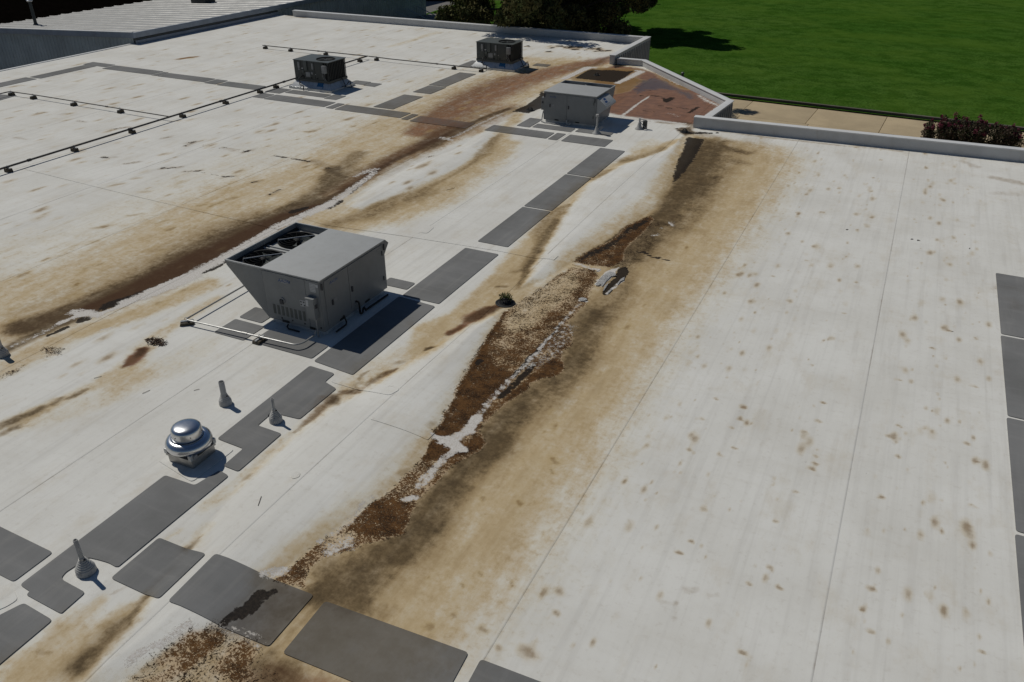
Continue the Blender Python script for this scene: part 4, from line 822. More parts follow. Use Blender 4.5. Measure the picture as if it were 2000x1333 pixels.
M['alu'] = simple("spun_aluminium", (0.62, 0.63, 0.65), 0.24, 1.0, 0.08, 3.0, 0.05)
M['alu_dull'] = simple("dull_aluminium", (0.42, 0.41, 0.39), 0.45, 0.7, 0.25, 8.0, 0.3)
M['black'] = simple("black_rubber", (0.014, 0.014, 0.014), 0.7, 0.0, 0.3, 9.0)
M['coil'] = simple("dark_coil_fins", (0.022, 0.022, 0.022), 0.6, 0.3, 0.3, 12.0)
M['pvc'] = simple("grey_vent_boot", (0.42, 0.415, 0.40), 0.55, 0.0, 0.2, 7.0, 0.4)
M['pvc_pipe'] = simple("grey_vent_pipe", (0.44, 0.435, 0.42), 0.5, 0.0, 0.18, 7.0, 0.3)
M['pipe_dark'] = simple("weathered_gas_pipe", (0.075, 0.072, 0.07), 0.55, 0.3, 0.3, 4.0, 0.5, (0.14, 0.07, 0.035))
M['conduit'] = simple("pale_conduit", (0.34, 0.34, 0.335), 0.45, 0.4, 0.15, 5.0, 0.2)
M['wood'] = simple("weathered_block", (0.085, 0.07, 0.05), 0.85, 0.0, 0.4, 14.0)
M['sticker'] = simple("white_sticker", (0.50, 0.50, 0.50), 0.5, 0.0, 0.1, 20.0)
M['sticker_grey'] = simple("grey_sticker", (0.27, 0.27, 0.27), 0.5, 0.0, 0.1, 20.0)
M['ink'] = simple("dark_ink", (0.05, 0.05, 0.055), 0.6, 0.0, 0.1, 9.0)
M['blue'] = simple("blue_print", (0.03, 0.085, 0.24), 0.5, 0.0, 0.1, 9.0)
M['bluefilm'] = simple("blue_film", (0.02, 0.12, 0.26), 0.4, 0.0, 0.1, 9.0)
M['coping'] = simple("white_coping", (0.66, 0.66, 0.655), 0.5, 0.0, 0.1, 1.5, 0.2, (0.35, 0.32, 0.27))
M['parapet'] = simple("white_parapet_membrane", (0.52, 0.52, 0.515), 0.6, 0.0, 0.12, 1.3, 0.35, (0.36, 0.33, 0.28))
M['wall'] = simple("grey_wall", (0.30, 0.30, 0.295), 0.7, 0.0, 0.15, 1.0, 0.3)
M['litter'] = simple("dead_leaf_litter", (0.085, 0.045, 0.022), 0.9, 0.0, 0.6, 30.0)
M['weed'] = simple("green_weed", (0.075, 0.10, 0.02), 0.8, 0.0, 0.5, 30.0)
M['torn'] = simple("torn_white_sheet", (0.66, 0.655, 0.645), 0.6, 0.0, 0.2, 14.0, 0.3, (0.25, 0.2, 0.15))
M['bark'] = simple("bark", (0.05, 0.038, 0.028), 0.9, 0.0, 0.4, 9.0)
M['flower'] = simple("pink_blossom", (0.22, 0.026, 0.066), 0.75, 0.0, 0.6, 7.0)
M['metalwall'] = simple("blue_grey_metal_wall", (0.40, 0.445, 0.45), 0.55, 0.1, 0.2, 0.8, 0.3)
M['fascia'] = simple("blue_grey_fascia", (0.26, 0.30, 0.36), 0.45, 0.2, 0.15, 1.5, 0.25)
M['metalroof'] = simple("grey_ribbed_roof", (0.36, 0.355, 0.34), 0.5, 0.1, 0.25, 1.2, 0.3, (0.15, 0.14, 0.13))
M['brownroof'] = simple("dark_brown_shingle", (0.005, 0.0038, 0.003), 1.0, 0.0, 0.4, 3.0, spec=0.0)

def foliage_mat(name, c0, c1, scale=1.2):
    t = NT(name)
    p = t.pos()
    n1 = t.noise(p, scale, 4, 0.6)
    n2 = t.noise(p, scale * 9, 3, 0.6)
    c = t.mix(t.ramp(n1, 0.35, 0.65), c0, c1)
    c = t.mix(t.math('MULTIPLY', t.ramp(n2, 0.45, 0.7), 0.6), c, tuple(x * 0.45 for x in c0))
    m = t.out(c, 0.8, 0.0, 0.05)
    return m
M['needle'] = foliage_mat("dark_needles", (0.070, 0.085, 0.032), (0.15, 0.13, 0.055))
M['leaf'] = foliage_mat("olive_leaves", (0.125, 0.135, 0.040), (0.075, 0.092, 0.030))
M['shrubleaf'] = foliage_mat("shrub_leaves", (0.042, 0.055, 0.024), (0.12, 0.085, 0.070), 5.0)

def grass_mat():
    t = NT("lawn_grass")
    p = t.pos()
    nA = t.noise(p, 0.06, 5, 0.6)
    nB = t.noise(p, 0.7, 6, 0.7)
    nC = t.noise(p, 7.0, 6, 0.75)
    nD = t.noise(p, 0.3, 4, 0.6, stretch=(0.15, 1.6, 1))
    c = t.mix(t.ramp(nA, 0.3, 0.7), (0.048, 0.118, 0.016), (0.074, 0.142, 0.026))
    c = t.mix(t.math('MULTIPLY', t.ramp(nB, 0.4, 0.62), 0.7), c, (0.020, 0.062, 0.005))
    c = t.mix(t.math('MULTIPLY', t.ramp(nD, 0.45, 0.7), 0.35), c, (0.060, 0.135, 0.014))
    c = t.mix(t.math('MULTIPLY', t.ramp(nC, 0.42, 0.66), 0.75), c, (0.012, 0.036, 0.003))
    c = t.mix(t.math('MULTIPLY', t.ramp(t.noise(p, 24.0, 3, 0.6), 0.55, 0.72), 0.35), c, (0.075, 0.14, 0.02))
    nE = t.noise(p, 0.16, 6, 0.72)
    c = t.mix(t.math('MULTIPLY', t.ramp(nE, 0.44, 0.64), 0.5), c, (0.072, 0.135, 0.018))
    c = t.mix(t.math('MULTIPLY', t.ramp(t.noise(p, 0.33, 6, 0.75), 0.5, 0.66), 0.45), c, (0.022, 0.068, 0.006))
    c = t.mix(t.math('MULTIPLY', t.ramp(t.noise(p, 2.6, 5, 0.8), 0.62, 0.72), 0.5), c, (0.10, 0.12, 0.03))
    t.bump(t.math('ADD', nC, t.math('MULTIPLY', nB, 0.5)), 0.9, 0.08)
    return t.out(c, 1.0, 0.0, 0.0)
M['grass'] = grass_mat()

def concrete_mat(name, c0, c1):
    t = NT(name)
    p = t.pos()
    n1 = t.noise(p, 0.6, 6, 0.65)
    n2 = t.noise(p, 12.0, 5, 0.7)
    c = t.mix(t.ramp(n1, 0.3, 0.7), c0, c1)
    c = t.mix(t.math('MULTIPLY', t.ramp(n2, 0.45, 0.7), 0.3), c, tuple(x * 0.6 for x in c0))
    t.bump(n2, 0.15, 0.01)
    return t.out(c, 0.9, 0.0, 0.08)
M['concrete'] = concrete_mat("tan_concrete", (0.48, 0.385, 0.25), (0.40, 0.32, 0.21))
M['kerb'] = concrete_mat("kerb_concrete", (0.14, 0.125, 0.105), (0.09, 0.08, 0.068))
M['asphalt'] = concrete_mat("asphalt", (0.20, 0.19, 0.18), (0.16, 0.155, 0.15))

# ------------------------------------------------------------------ stains: where each one lies on the roof (world metres)
def lattice(ix, iy, seed):
    h = (ix.astype(np.int64) * 374761393 + iy.astype(np.int64) * 668265263 + seed * 974634641) & 0x7fffffff
    h = ((h ^ (h >> 13)) * 1274126177) & 0x7fffffff
    return ((h ^ (h >> 16)) & 0xffff) / 65535.0

def vnoise(x, y, seed):
    ix, iy = np.floor(x), np.floor(y)
    fx, fy = x - ix, y - iy
    fx, fy = fx * fx * (3 - 2 * fx), fy * fy * (3 - 2 * fy)
    a_ = lattice(ix, iy, seed); b_ = lattice(ix + 1, iy, seed); c_ = lattice(ix, iy + 1, seed); d_ = lattice(ix + 1, iy + 1, seed)
    return (a_ + (b_ - a_) * fx) * (1 - fy) + (c_ + (d_ - c_) * fx) * fy

def fbm(x, y, seed, octv=4):
    s, amp, tot = 0, 1.0, 0
    for o in range(octv):
        s = s + amp * (vnoise(x * 2 ** o, y * 2 ** o, seed + o) - 0.5)
        tot += amp
        amp *= 0.55
    return s / tot * 2

def sstep(t):
    t = np.clip(t, 0, 1)
    return t * t * (3 - 2 * t)

def seg_dist(x, y, ax, ay, bx, by):
    dx, dy = bx - ax, by - ay
    L2 = dx * dx + dy * dy + 1e-12
    t = np.clip(((x - ax) * dx + (y - ay) * dy) / L2, 0, 1)
    return np.hypot(x - ax - t * dx, y - ay - t * dy), t

def poly_sd(x, y, P):
    n = len(P)
    d = np.full(x.shape, 1e9)
    ins = np.zeros(x.shape, bool)
    for i in range(n):
        ax, ay = P[i]; bx, by = P[(i + 1) % n]
        d = np.minimum(d, seg_dist(x, y, ax, ay, bx, by)[0])
        if ay != by:
            c_ = ((ay > y) != (by > y)) & (x < (bx - ax) * (y - ay) / (by - ay) + ax)
            ins ^= c_
    return np.where(ins, d, -d)

# small foot-worn spots scattered over the sheets, in loose rows
SPOTS = []
for i in range(900):
    row = rng.choice((-5.2, -4.4, -2.7, -2.1, -1.3, -0.4, 1.1, 1.7, 2.3)) + rng.gauss(0, .16)
    SPOTS.append((row, 5 + 26 * rng.random() ** 0.8, 0.03 + 0.095 * rng.random() ** 2.6, 0.3 + 0.6 * rng.random()))
for i in range(1700):
    x_ = -40 + 27 * rng.random()
    SPOTS.append((x_, 8 + 38 * rng.random(), 0.06 + 0.15 * rng.random() ** 2.2, 0.35 + 0.6 * rng.random()))

def paint(x, y):
    N = len(x)
    A = np.zeros((8, N), np.float32)
    wx = x + 0.05 * fbm(x * 0.9, y * 0.9, 3) + 0.045 * fbm(x * 6, y * 6, 17, 4)
    wy = y + 0.08 * fbm(x * 0.9, y * 0.9, 43) + 0.06 * fbm(x * 6, y * 6, 57, 4)
    def put(ch, idx, v):
        if ch in (3, 4):
            A[ch, idx] += v
        else:
            A[ch, idx] = 1 - (1 - A[ch, idx]) * (1 - np.clip(v, 0, 1))
    def apply(st, force=None):
        ch, s, soft, pts = st
        if force is not None: ch = force
        P = np.array([p[:2] for p in pts])
        if soft:
            m = soft + 0.1
            lo, hi = P.min(0) - m, P.max(0) + m
            idx = np.nonzero((wx > lo[0]) & (wx < hi[0]) & (wy > lo[1]) & (wy < hi[1]))[0]
            if not len(idx): return
            sd = poly_sd(wx[idx], wy[idx], pts)
            put(ch, idx, s * sstep(sd / soft + 0.5))
        else:
            m = max(p[2] for p in pts) * 1.4
            lo, hi = P.min(0) - m, P.max(0) + m
            idx = np.nonzero((wx > lo[0]) & (wx < hi[0]) & (wy > lo[1]) & (wy < hi[1]))[0]
            if not len(idx): return
            X, Y = wx[idx], wy[idx]
            best = np.zeros(len(idx))
            for p, q in zip(pts, pts[1:]):
                d, t = seg_dist(X, Y, p[0], p[1], q[0], q[1])
                ww = p[2] + (q[2] - p[2]) * t
                best = np.maximum(best, np.clip(1.15 - d / (ww * 1.35), 0, 1) ** 1.3 if ch == 6 else sstep(1.3 * (1 - d / (ww * 1.35))))
            put(ch, idx, s * best)
    LATE = [st for st in STROKES if st[0] == 10]
    for st in STROKES:
        if st[0] != 10: apply(st)
    for P, ht in CRICKETS:
        P_ = np.array(P)
        lo, hi = P_.min(0), P_.max(0)
        idx = np.nonzero((wx > lo[0]) & (wx < hi[0]) & (wy > lo[1]) & (wy < hi[1]))[0]
        if len(idx):
            f = 1 - 0.88 * sstep((poly_sd(wx[idx], wy[idx], P) - 0.02) / 0.34)
            A[:3, idx] *= f
    for st in LATE:
        apply(st, 0)
    return A

def relief(x, y):
    h = np.zeros_like(x)
    for P, ht in CRICKETS:
        P_ = np.array(P)
        lo, hi = P_.min(0), P_.max(0)
        idx = np.nonzero((x > lo[0]) & (x < hi[0]) & (y > lo[1]) & (y < hi[1]))[0]
        if len(idx):
            sd = np.clip(poly_sd(x[idx], y[idx], P), 0, None)
            h[idx] = np.maximum(h[idx], ht * (1 - np.exp(-sd / 0.45)))
    return h

def spots_on(x, y, A):
    """scattered spots, binned so that each only touches nearby points"""
    if not len(x): return
    order = np.argsort(y)
    ys = y[order]
    for sx, sy, sr, ss in SPOTS:
        i0, i1 = np.searchsorted(ys, (sy - 2.2 * sr, sy + 2.2 * sr))
        idx = order[i0:i1]
        idx = idx[np.abs(x[idx] - sx) < sr * 1.7]
        if len(idx):
            d = np.hypot((x[idx] - sx) * 1.15, (y[idx] - sy) * 0.5)
            A[6, idx] = 1 - (1 - A[6, idx]) * (1 - ss * np.clip(1.2 - d / (1.3 * sr), 0, 1) ** 1.4)

def set_stains(me, A):
    for nm, k in (("stain_a", 0), ("stain_b", 4)):
        at = me.color_attributes.new(nm, 'FLOAT_COLOR', 'POINT')
        at.data.foreach_set("color", np.ascontiguousarray(A[k:k + 4].T).astype(np.float32).ravel())

# ------------------------------------------------------------------ the building and its roof
house = thing("building", "large flat roofed building with a white membrane roof badly stained brown along its valleys", "building")

SEAMS = [7.75, 4.07, 0.39, -3.28, -7.40, -11.10, -14.78, -18.46, -22.14, -25.82, -29.50, -33.18, -36.86, -40.15]
FAR_Y, NEAR_Y = 46.35, -1.5
def ymax(x):
    if x < -13.85: return FAR_Y
    if x < -12.3: return 40.65
    if x < -6.5: return 40.65 + (x + 12.3) * (34.1 - 40.65) / (12.3 - 6.5)
    return 30.75 + (x + 7) * 0.05

def sheet(xa, xb):
    xm = (xa + xb) / 2
    yn = max(4.0, (-xm - 15) * 0.72 + 8)
    Rn = math.sqrt(xm * xm + yn * yn + CAM_H ** 2)
    dx = min(max(0.0026 * Rn, 0.03), 0.09)
    n = int((xb - xa) / dx)
    xs = np.concatenate([np.linspace(xa, xb + 0.05, n), [xb + 0.066, xb + 0.07, xb + 0.100, xb + 0.102]])
    ys = [NEAR_Y]
    while ys[-1] < FAR_Y:
        y = ys[-1]
        Rr = math.sqrt(xm * xm + y * y + CAM_H ** 2)
        st = 0.0028 * Rr * min(max(Rr / 14, 1.0), 2.2)
        if y < yn - 3: st = 0.4
        ys.append(min(y + st, FAR_Y))
    ys = np.array(ys)
    nx, ny = len(xs), len(ys)
    X, Y = np.meshgrid(xs, ys)
    lim = np.array([ymax(x) for x in xs])
    Yc = np.minimum(Y, lim[None, :])
    x, y = X.ravel(), Yc.ravel()
    A = paint(x, y)
    spots_on(x, y, A)
    z = relief(x, y) + 0.003 * fbm(x * 0.7, y * 0.25, 71, 3) + 0.002 * fbm(x * 2.1, y * 0.5, 77, 2)
    Z = z.reshape(ny, nx)
    col = 0.0018 * np.clip((xs - xb + 0.35) / 0.35, 0, 1)
    col[-1] = 0.0002
    Z = Z + col[None, :]
    dirt = np.zeros((ny, nx))
    wob = 0.7 * np.clip(0.30 + 1.0 * fbm(Y[:, 0] * 0.8 + xb * 7, Y[:, 0] * 0.1, 91, 4), 0.08, 0.8)
    far = np.clip(np.sqrt(xm * xm + Y[:, 0] ** 2) / 30, 0.5, 1.0)
    dirt[:, -1] = wob; dirt[:, -2] = wob; dirt[:, -3] = wob * 0.35 * far
    A[1] = 1 - (1 - A[1]) * (1 - dirt.ravel())
    co = np.stack([x, y, Z.ravel()], 1).astype(np.float32)
    i = np.arange(ny - 1)[:, None] * nx + np.arange(nx - 1)[None, :]
    keep = (Y[:-1, :-1] < lim[None, :-1] - 1e-4)
    i = i[keep]
    f = np.stack([i, i + 1, i + 1 + nx, i + nx], 1).astype(np.int32)
    me = bpy.data.meshes.new("membrane_sheet")
    me.vertices.add(len(co)); me.vertices.foreach_set("co", co.ravel())
    me.loops.add(f.size); me.loops.foreach_set("vertex_index", f.ravel())
    me.polygons.add(len(f))
    me.polygons.foreach_set("loop_start", np.arange(0, f.size, 4, dtype=np.int32))
    me.polygons.foreach_set("use_smooth", np.ones(len(f), bool))
    me.update(calc_edges=True)
    set_stains(me, A)
    me.materials.append(M['membrane'])
    return link(bpy.data.objects.new("membrane_sheet", me), house)
for xb, xa in zip(SEAMS, SEAMS[1:]):
    sheet(xa, xb)

def rounded(P, r):
    """round the corners of a polygon"""
    out = []
    n = len(P)
    for i in range(n):
        p0, p1, p2 = Vector(P[i - 1]), Vector(P[i]), Vector(P[(i + 1) % n])
        a_, b_ = p0 - p1, p2 - p1
        rr = min(r, a_.length * 0.35, b_.length * 0.35)
        A_, B_ = p1 + a_.normalized() * rr, p1 + b_.normalized() * rr
        for t in (0, 0.33, 0.67, 1):
            out.append(A_ * (1 - t) ** 2 + p1 * 2 * t * (1 - t) + B_ * t * t)
    return out

def flat_piece(name, P, mat, z, thick, r=0.05, cut=0.25, drape=True, only_top=False):
    """a thin sheet lying on the roof: outline with rounded corners, skirt down to the roof, stained like what it lies on"""
    bm = bmesh.new()
    ar = sum(P[i - 1][0] * P[i][1] - P[i][0] * P[i - 1][1] for i in range(len(P)))
    if ar < 0: P = P[::-1]
    top = [bm.verts.new((p[0], p[1], 0)) for p in rounded(P, r)]
    bm.faces.new(top)
    xs = [v.co.x for v in top]; ys = [v.co.y for v in top]
    for ax, lo, hi in ((0, min(xs), max(xs)), (1, min(ys), max(ys))):
        k = int((hi - lo) / cut)
        for q in range(1, k + 1):
            co = [0, 0, 0]; no = [0, 0, 0]
            co[ax] = lo + (hi - lo) * q / (k + 1); no[ax] = 1
            bmesh.ops.bisect_plane(bm, geom=bm.verts[:] + bm.edges[:] + bm.faces[:], plane_co=co, plane_no=no)
    be = [e_ for e_ in bm.edges if len(e_.link_faces) == 1]
    ret = bmesh.ops.extrude_edge_only(bm, edges=be)
    low = {v for v in ret['geom'] if isinstance(v, bmesh.types.BMVert)}
    vs = list(bm.verts)
    x = np.array([v.co.x for v in vs]); y = np.array([v.co.y for v in vs])
    h = relief(x, y)
    for v, hh in zip(vs, h):
        v.co.z = hh + (0.001 if v in low else z + thick)
    for f in bm.faces:
        f.smooth = False
    bmesh.ops.recalc_face_normals(bm, faces=bm.faces)
    me = bpy.data.meshes.new(name)
    bm.verts.index_update()
    bm.to_mesh(me); bm.free()
    me.materials.append(mat)
    set_stains(me, paint(x, y))
    return link(bpy.data.objects.new(name, me), house)

for i, P in enumerate(PADS):
    near = P[0][1] < 7
    big = max(p[0] for p in P) > -8 and near
    pad_o = flat_piece("walkway_pad", P, M['pad'], 0.008, 0.006, 0.05, 0.06 if i in (4, 5) else (0.14 if i in (3, 15, 16, 34, 39) else 0.4))
    if i == 4: pad_o["label"] = "walkway pad with a dark wet stain across it"
    if i in (34, 39): pad_o["label"] = "walkway pad browned by the rusty stain"
for P in PATCHES:
    flat_piece("repair_patch", P, M['membrane'], 0.006, 0.003, 0.08, 0.12)
for pts, wd in STRIPS:
    L_, Rr = [], []
    for i, p in enumerate(pts):
        a_ = Vector(pts[max(i - 1, 0)]); b_ = Vector(pts[min(i + 1, len(pts) - 1)])
        d = (b_ - a_).normalized(); n_ = Vector((-d.y, d.x)) * wd / 2
        L_.append(tuple(Vector(p) + n_)); Rr.append(tuple(Vector(p) - n_))
    if pts[0] == pts[-1]:
        continue
    flat_piece("cover_strip", L_ + Rr[::-1], M['membrane'], 0.006, 0.003, 0.02, 0.15)

def wall_run(name, pts, width, h, zb=-0.02, outer=None):
    """parapet along pts (roof side), thickness outward = left normal * width; coping 3 cm over it"""
    bm, bc = bmesh.new(), bmesh.new()
    n = len(pts)
    nor = []
    for i in range(n):
        a_ = Vector(pts[max(i - 1, 0)]); b_ = Vector(pts[min(i + 1, n - 1)])
        d = (b_ - a_).normalized()
        if 0 < i < n - 1:
            d1 = (Vector(pts[i]) - a_).normalized(); d2 = (b_ - Vector(pts[i])).normalized()
            d = (d1 + d2).normalized()
            k = 1 / max(0.4, d.dot(d1))
        else: k = 1
        nor.append(Vector((-d.y, d.x)) * k)
    def strip(b, o0, o1, z0, z1):
        I = [[b.verts.new((pts[i][0] + nor[i].x * o, pts[i][1] + nor[i].y * o, z)) for o, z in ((o0, z0), (o1, z0), (o1, z1), (o0, z1))] for i in range(n)]
        for p, q in zip(I, I[1:]):
            for k in range(4):
                b.faces.new((p[k], p[(k + 1) % 4], q[(k + 1) % 4], q[k]))
        b.faces.new(I[0]); b.faces.new(I[-1][::-1])
    strip(bm, 0, width, zb, h)
    strip(bc, -0.03, width + 0.04, h + 0.001, h + 0.035)
    p = obj(name, bm, M['parapet'], house, 0.01)
    obj("coping", bc, M['coping'], p, 0.008)
    # the outside wall below it
    bw = bmesh.new()
    strip(bw, width - 0.012, width + 0.01, GZ - 0.3, zb + 0.2)
    for i in range(n - 1):
        a_, b_ = Vector(pts[i]) + nor[i] * (width + 0.01), Vector(pts[i + 1]) + nor[i + 1] * (width + 0.01)
        L = (b_ - a_).length; d = (b_ - a_) / L; nn = Vector((-d.y, d.x))
        k = 0.15
        while k < L - 0.1:
            c = a_ + d * k
            q = [c - d * 0.05, c + d * 0.05, c + d * 0.03 + nn * 0.035, c - d * 0.03 + nn * 0.035]
            A_ = [bw.verts.new((v.x, v.y, GZ - 0.3)) for v in q]; B_ = [bw.verts.new((v.x, v.y, h - 0.12)) for v in q]
            for m in range(4): bw.faces.new((A_[m], A_[(m + 1) % 4], B_[(m + 1) % 4], B_[m]))
            bw.faces.new(B_)
            k += 0.3
    obj("wall", bw, M['wall'], house)
wall_run("parapet", [(9.0, 31.42), (4.0, 31.17), (-7.06, 30.62)][::-1][::-1] if False else [(9.5, 31.45), (-7.08, 30.62)][::-1], 0.24, 0.38)
wall_run("parapet", [(-38.6, 46.2), (-13.95, 46.5)], 0.26, 0.35)
wall_run("parapet", [(-13.95, 46.47), (-13.95, 40.45)], 0.26, 0.42)
wall_run("parapet", [(-13.6, 40.6), (-12.3, 40.65), (-6.62, 34.2), (-6.85, 31.2)], 0.22, 0.26)
# metal edge along the left side, plain wall faces under the roof
obj("edge_trim", Bx(-40.30, -40.12, NEAR_Y, 34.2, -0.18, 0.03), M['coping'], house, 0.01)
bw = bmesh.new()
box(bw, -40.24, -40.16, NEAR_Y, 46.2, GZ - 0.3, -0.19)
obj("wall", bw, M['wall'], house)
bw = bmesh.new()
box(bw, -40.16, 9.5, NEAR_Y - 0.1, NEAR_Y, GZ - 0.3, -0.03)
obj("wall", bw, M['wall'], house)
bw = bmesh.new()
box(bw, 7.7, 7.8, NEAR_Y, 31.3, GZ - 0.3, -0.03)
obj("wall", bw, M['wall'], house)

# ------------------------------------------------------------------ ground, pavement, road
bm = bmesh.new()
v = [bm.verts.new(p) for p in ((-700, -400, GZ - 0.16), (700, -400, GZ - 0.16), (700, 900, GZ - 0.16), (-700, 900, GZ - 0.16))]
bm.faces.new(v)
tag(obj("ground", bm, M['asphalt'], smooth=False), "pale paved ground around the building", None, None, "structure")
# lawn as a sheet with an uneven surface
def lawn(name, P, n=60):
    bm = bmesh.new()
    (x0, y0), (x1, y1), (x2, y2), (x3, y3) = P
    g = [[None] * (n + 1) for _ in range(n + 1)]
    for i in range(n + 1):
        for j in range(n + 1):
            u, v_ = i / n, j / n
            x = (x0 * (1 - u) + x1 * u) * (1 - v_) + (x3 * (1 - u) + x2 * u) * v_
            y = (y0 * (1 - u) + y1 * u) * (1 - v_) + (y3 * (1 - u) + y2 * u) * v_
            z = GZ + 0.02 + 0.12 * math.sin(x * 0.06 + 1) * math.sin(y * 0.05) * min(1, j / 4)
            g[i][j] = bm.verts.new((x, y, z))
    for i in range(n):
        for j in range(n):
            bm.faces.new((g[i][j], g[i + 1][j], g[i + 1][j + 1], g[i][j + 1]))
    return tag(obj(name, bm, M['grass']), None, None, None, "structure")
lawn("lawn", [(-46.2, 56.9), (60, 52.3), (160, 420), (-70, 420)])
road = bmesh.new()
v = [road.verts.new(p) for p in ((-70, 84.0, GZ + 0.17), (-36, 93.0, GZ + 0.17), (-30, 104, GZ + 0.17), (-75, 96, GZ + 0.17))]
road.faces.new(v)
tag(obj("road", road, M['concrete'], smooth=False), None, None, None, "structure")
pav = bpy.data.objects.new("pavement", None)
tag(link(pav), None, None, None, "structure")
slab_bm = Bx(-2.03, 2.03, -2.0, 2.0, -0.15, 0.0)
finish(slab_bm, 0.012)
slab_me = bpy.data.meshes.new("concrete_slab"); slab_bm.to_mesh(slab_me); slab_bm.free(); slab_me.materials.append(M['concrete'])
for i in range(-3, 8):
    for j in range(6):
        x = -7.05 + i * 4.085
        share("concrete_slab", slab_me, pav, (x, 52.95 - j * 4.03 - 0.05 * (x + 7) , GZ + rng.uniform(-.004, .006)), (0, 0, R_(-2.9 + rng.uniform(-.1, .1))))
kb = bmesh.new()
def kline(x): return 55.65 - 0.0505 * (x + 11.4)
prism(kb, [(-20, kline(-20)), (45, kline(45)), (45, kline(45) + 0.22), (-20, kline(-20) + 0.22)], 'z', GZ - 0.2, GZ + 0.17)
tag(obj("kerb", kb, M['kerb'], None, 0.02), None, None, None, "structure")
# ------------------------------------------------------------------ packaged rooftop units
def text(s, size, mat, parent, loc, rot, name="logo_lettering"):
    cu = bpy.data.curves.new(name, 'FONT')
    cu.body = s; cu.size = size; cu.extrude = 0.0015; cu.align_x = 'CENTER'; cu.align_y = 'CENTER'; cu.shear = 0.25
    cu.space_character = 1.05
    cu.materials.append(mat)
    tmp = bpy.data.objects.new(name, cu)
    me = bpy.data.meshes.new_from_object(tmp)
    bpy.data.objects.remove(tmp)
    return share(name, me, parent, loc, rot)

def fan_meshes(r):
    g = bmesh.new()
    lathe(g, [(r, -0.10), (r, 0.06), (r + 0.018, 0.07), (r + 0.02, 0.0)], 40, cap0=False, cap1=False)
    shroud = g
    gd = bmesh.new()
    for k in range(1, 5):
        rr = r * k / 4.4
        tube(gd, [(rr * math.cos(a_), rr * math.sin(a_), 0.075) for a_ in np.linspace(0, 2 * math.pi, 33)], 0.0025, 4, False)
    for k in range(14):
        a_ = 2 * math.pi * k / 14
        tube(gd, [(0.05 * math.cos(a_), 0.05 * math.sin(a_), 0.075), (r * math.cos(a_), r * math.sin(a_), 0.065)], 0.002, 4)
    bl = bmesh.new()
    m = 6
    top = []
    for i in range(m + 1):
        rr = 0.06 + (r * 0.93 - 0.06) * i / m
        wdt = 0.05 + 0.07 * (i / m) ** 0.8 * r / 0.36
        sw = 0.25 * (i / m) ** 1.5
        row = []
        for s_ in (-1, 0, 1):
            a_ = s_ * wdt / max(rr, .1) * 0.8 + sw
            row.append(bl.verts.new((rr * math.cos(a_), rr * math.sin(a_), -0.015 + 0.045 * s_ - 0.01 * (1 - abs(s_)))))
        top.append(row)
    for p, q in zip(top, top[1:]):
        for k in range(2): bl.faces.new((p[k], p[k + 1], q[k + 1], q[k]))
    return shroud, gd, bl

def deck_with_holes(bm, x0, x1, ys, r, z):
    """plate at z between x0..x1, one round hole per cell of ys"""
    for ya, yb in zip(ys, ys[1:]):
        cx, cy = (x0 + x1) / 2, (ya + yb) / 2
        hx, hy = (x1 - x0) / 2, (yb - ya) / 2
        n = 40
        inn, out = [], []
        for k in range(n):
            a_ = 2 * math.pi * k / n
            c_, s_ = math.cos(a_), math.sin(a_)
            sc_ = min(hx / max(abs(c_), 1e-6), hy / max(abs(s_), 1e-6))
            inn.append(bm.verts.new((cx + r * c_, cy + r * s_, z)))
            out.append(bm.verts.new((cx + sc_ * c_, cy + sc_ * s_, z)))
        for k in range(n):
            bm.faces.new((inn[k], out[k], out[(k + 1) % n], inn[(k + 1) % n]))
        for sx in (-1, 1):
            for sy in (-1, 1):
                a_ = math.atan2(sy * hy, sx * hx) % (2 * math.pi)
                k = int(a_ / (2 * math.pi) * n)
                c = bm.verts.new((cx + sx * hx, cy + sy * hy, z))
                bm.faces.new((out[k % n], c, out[(k + 1) % n]))

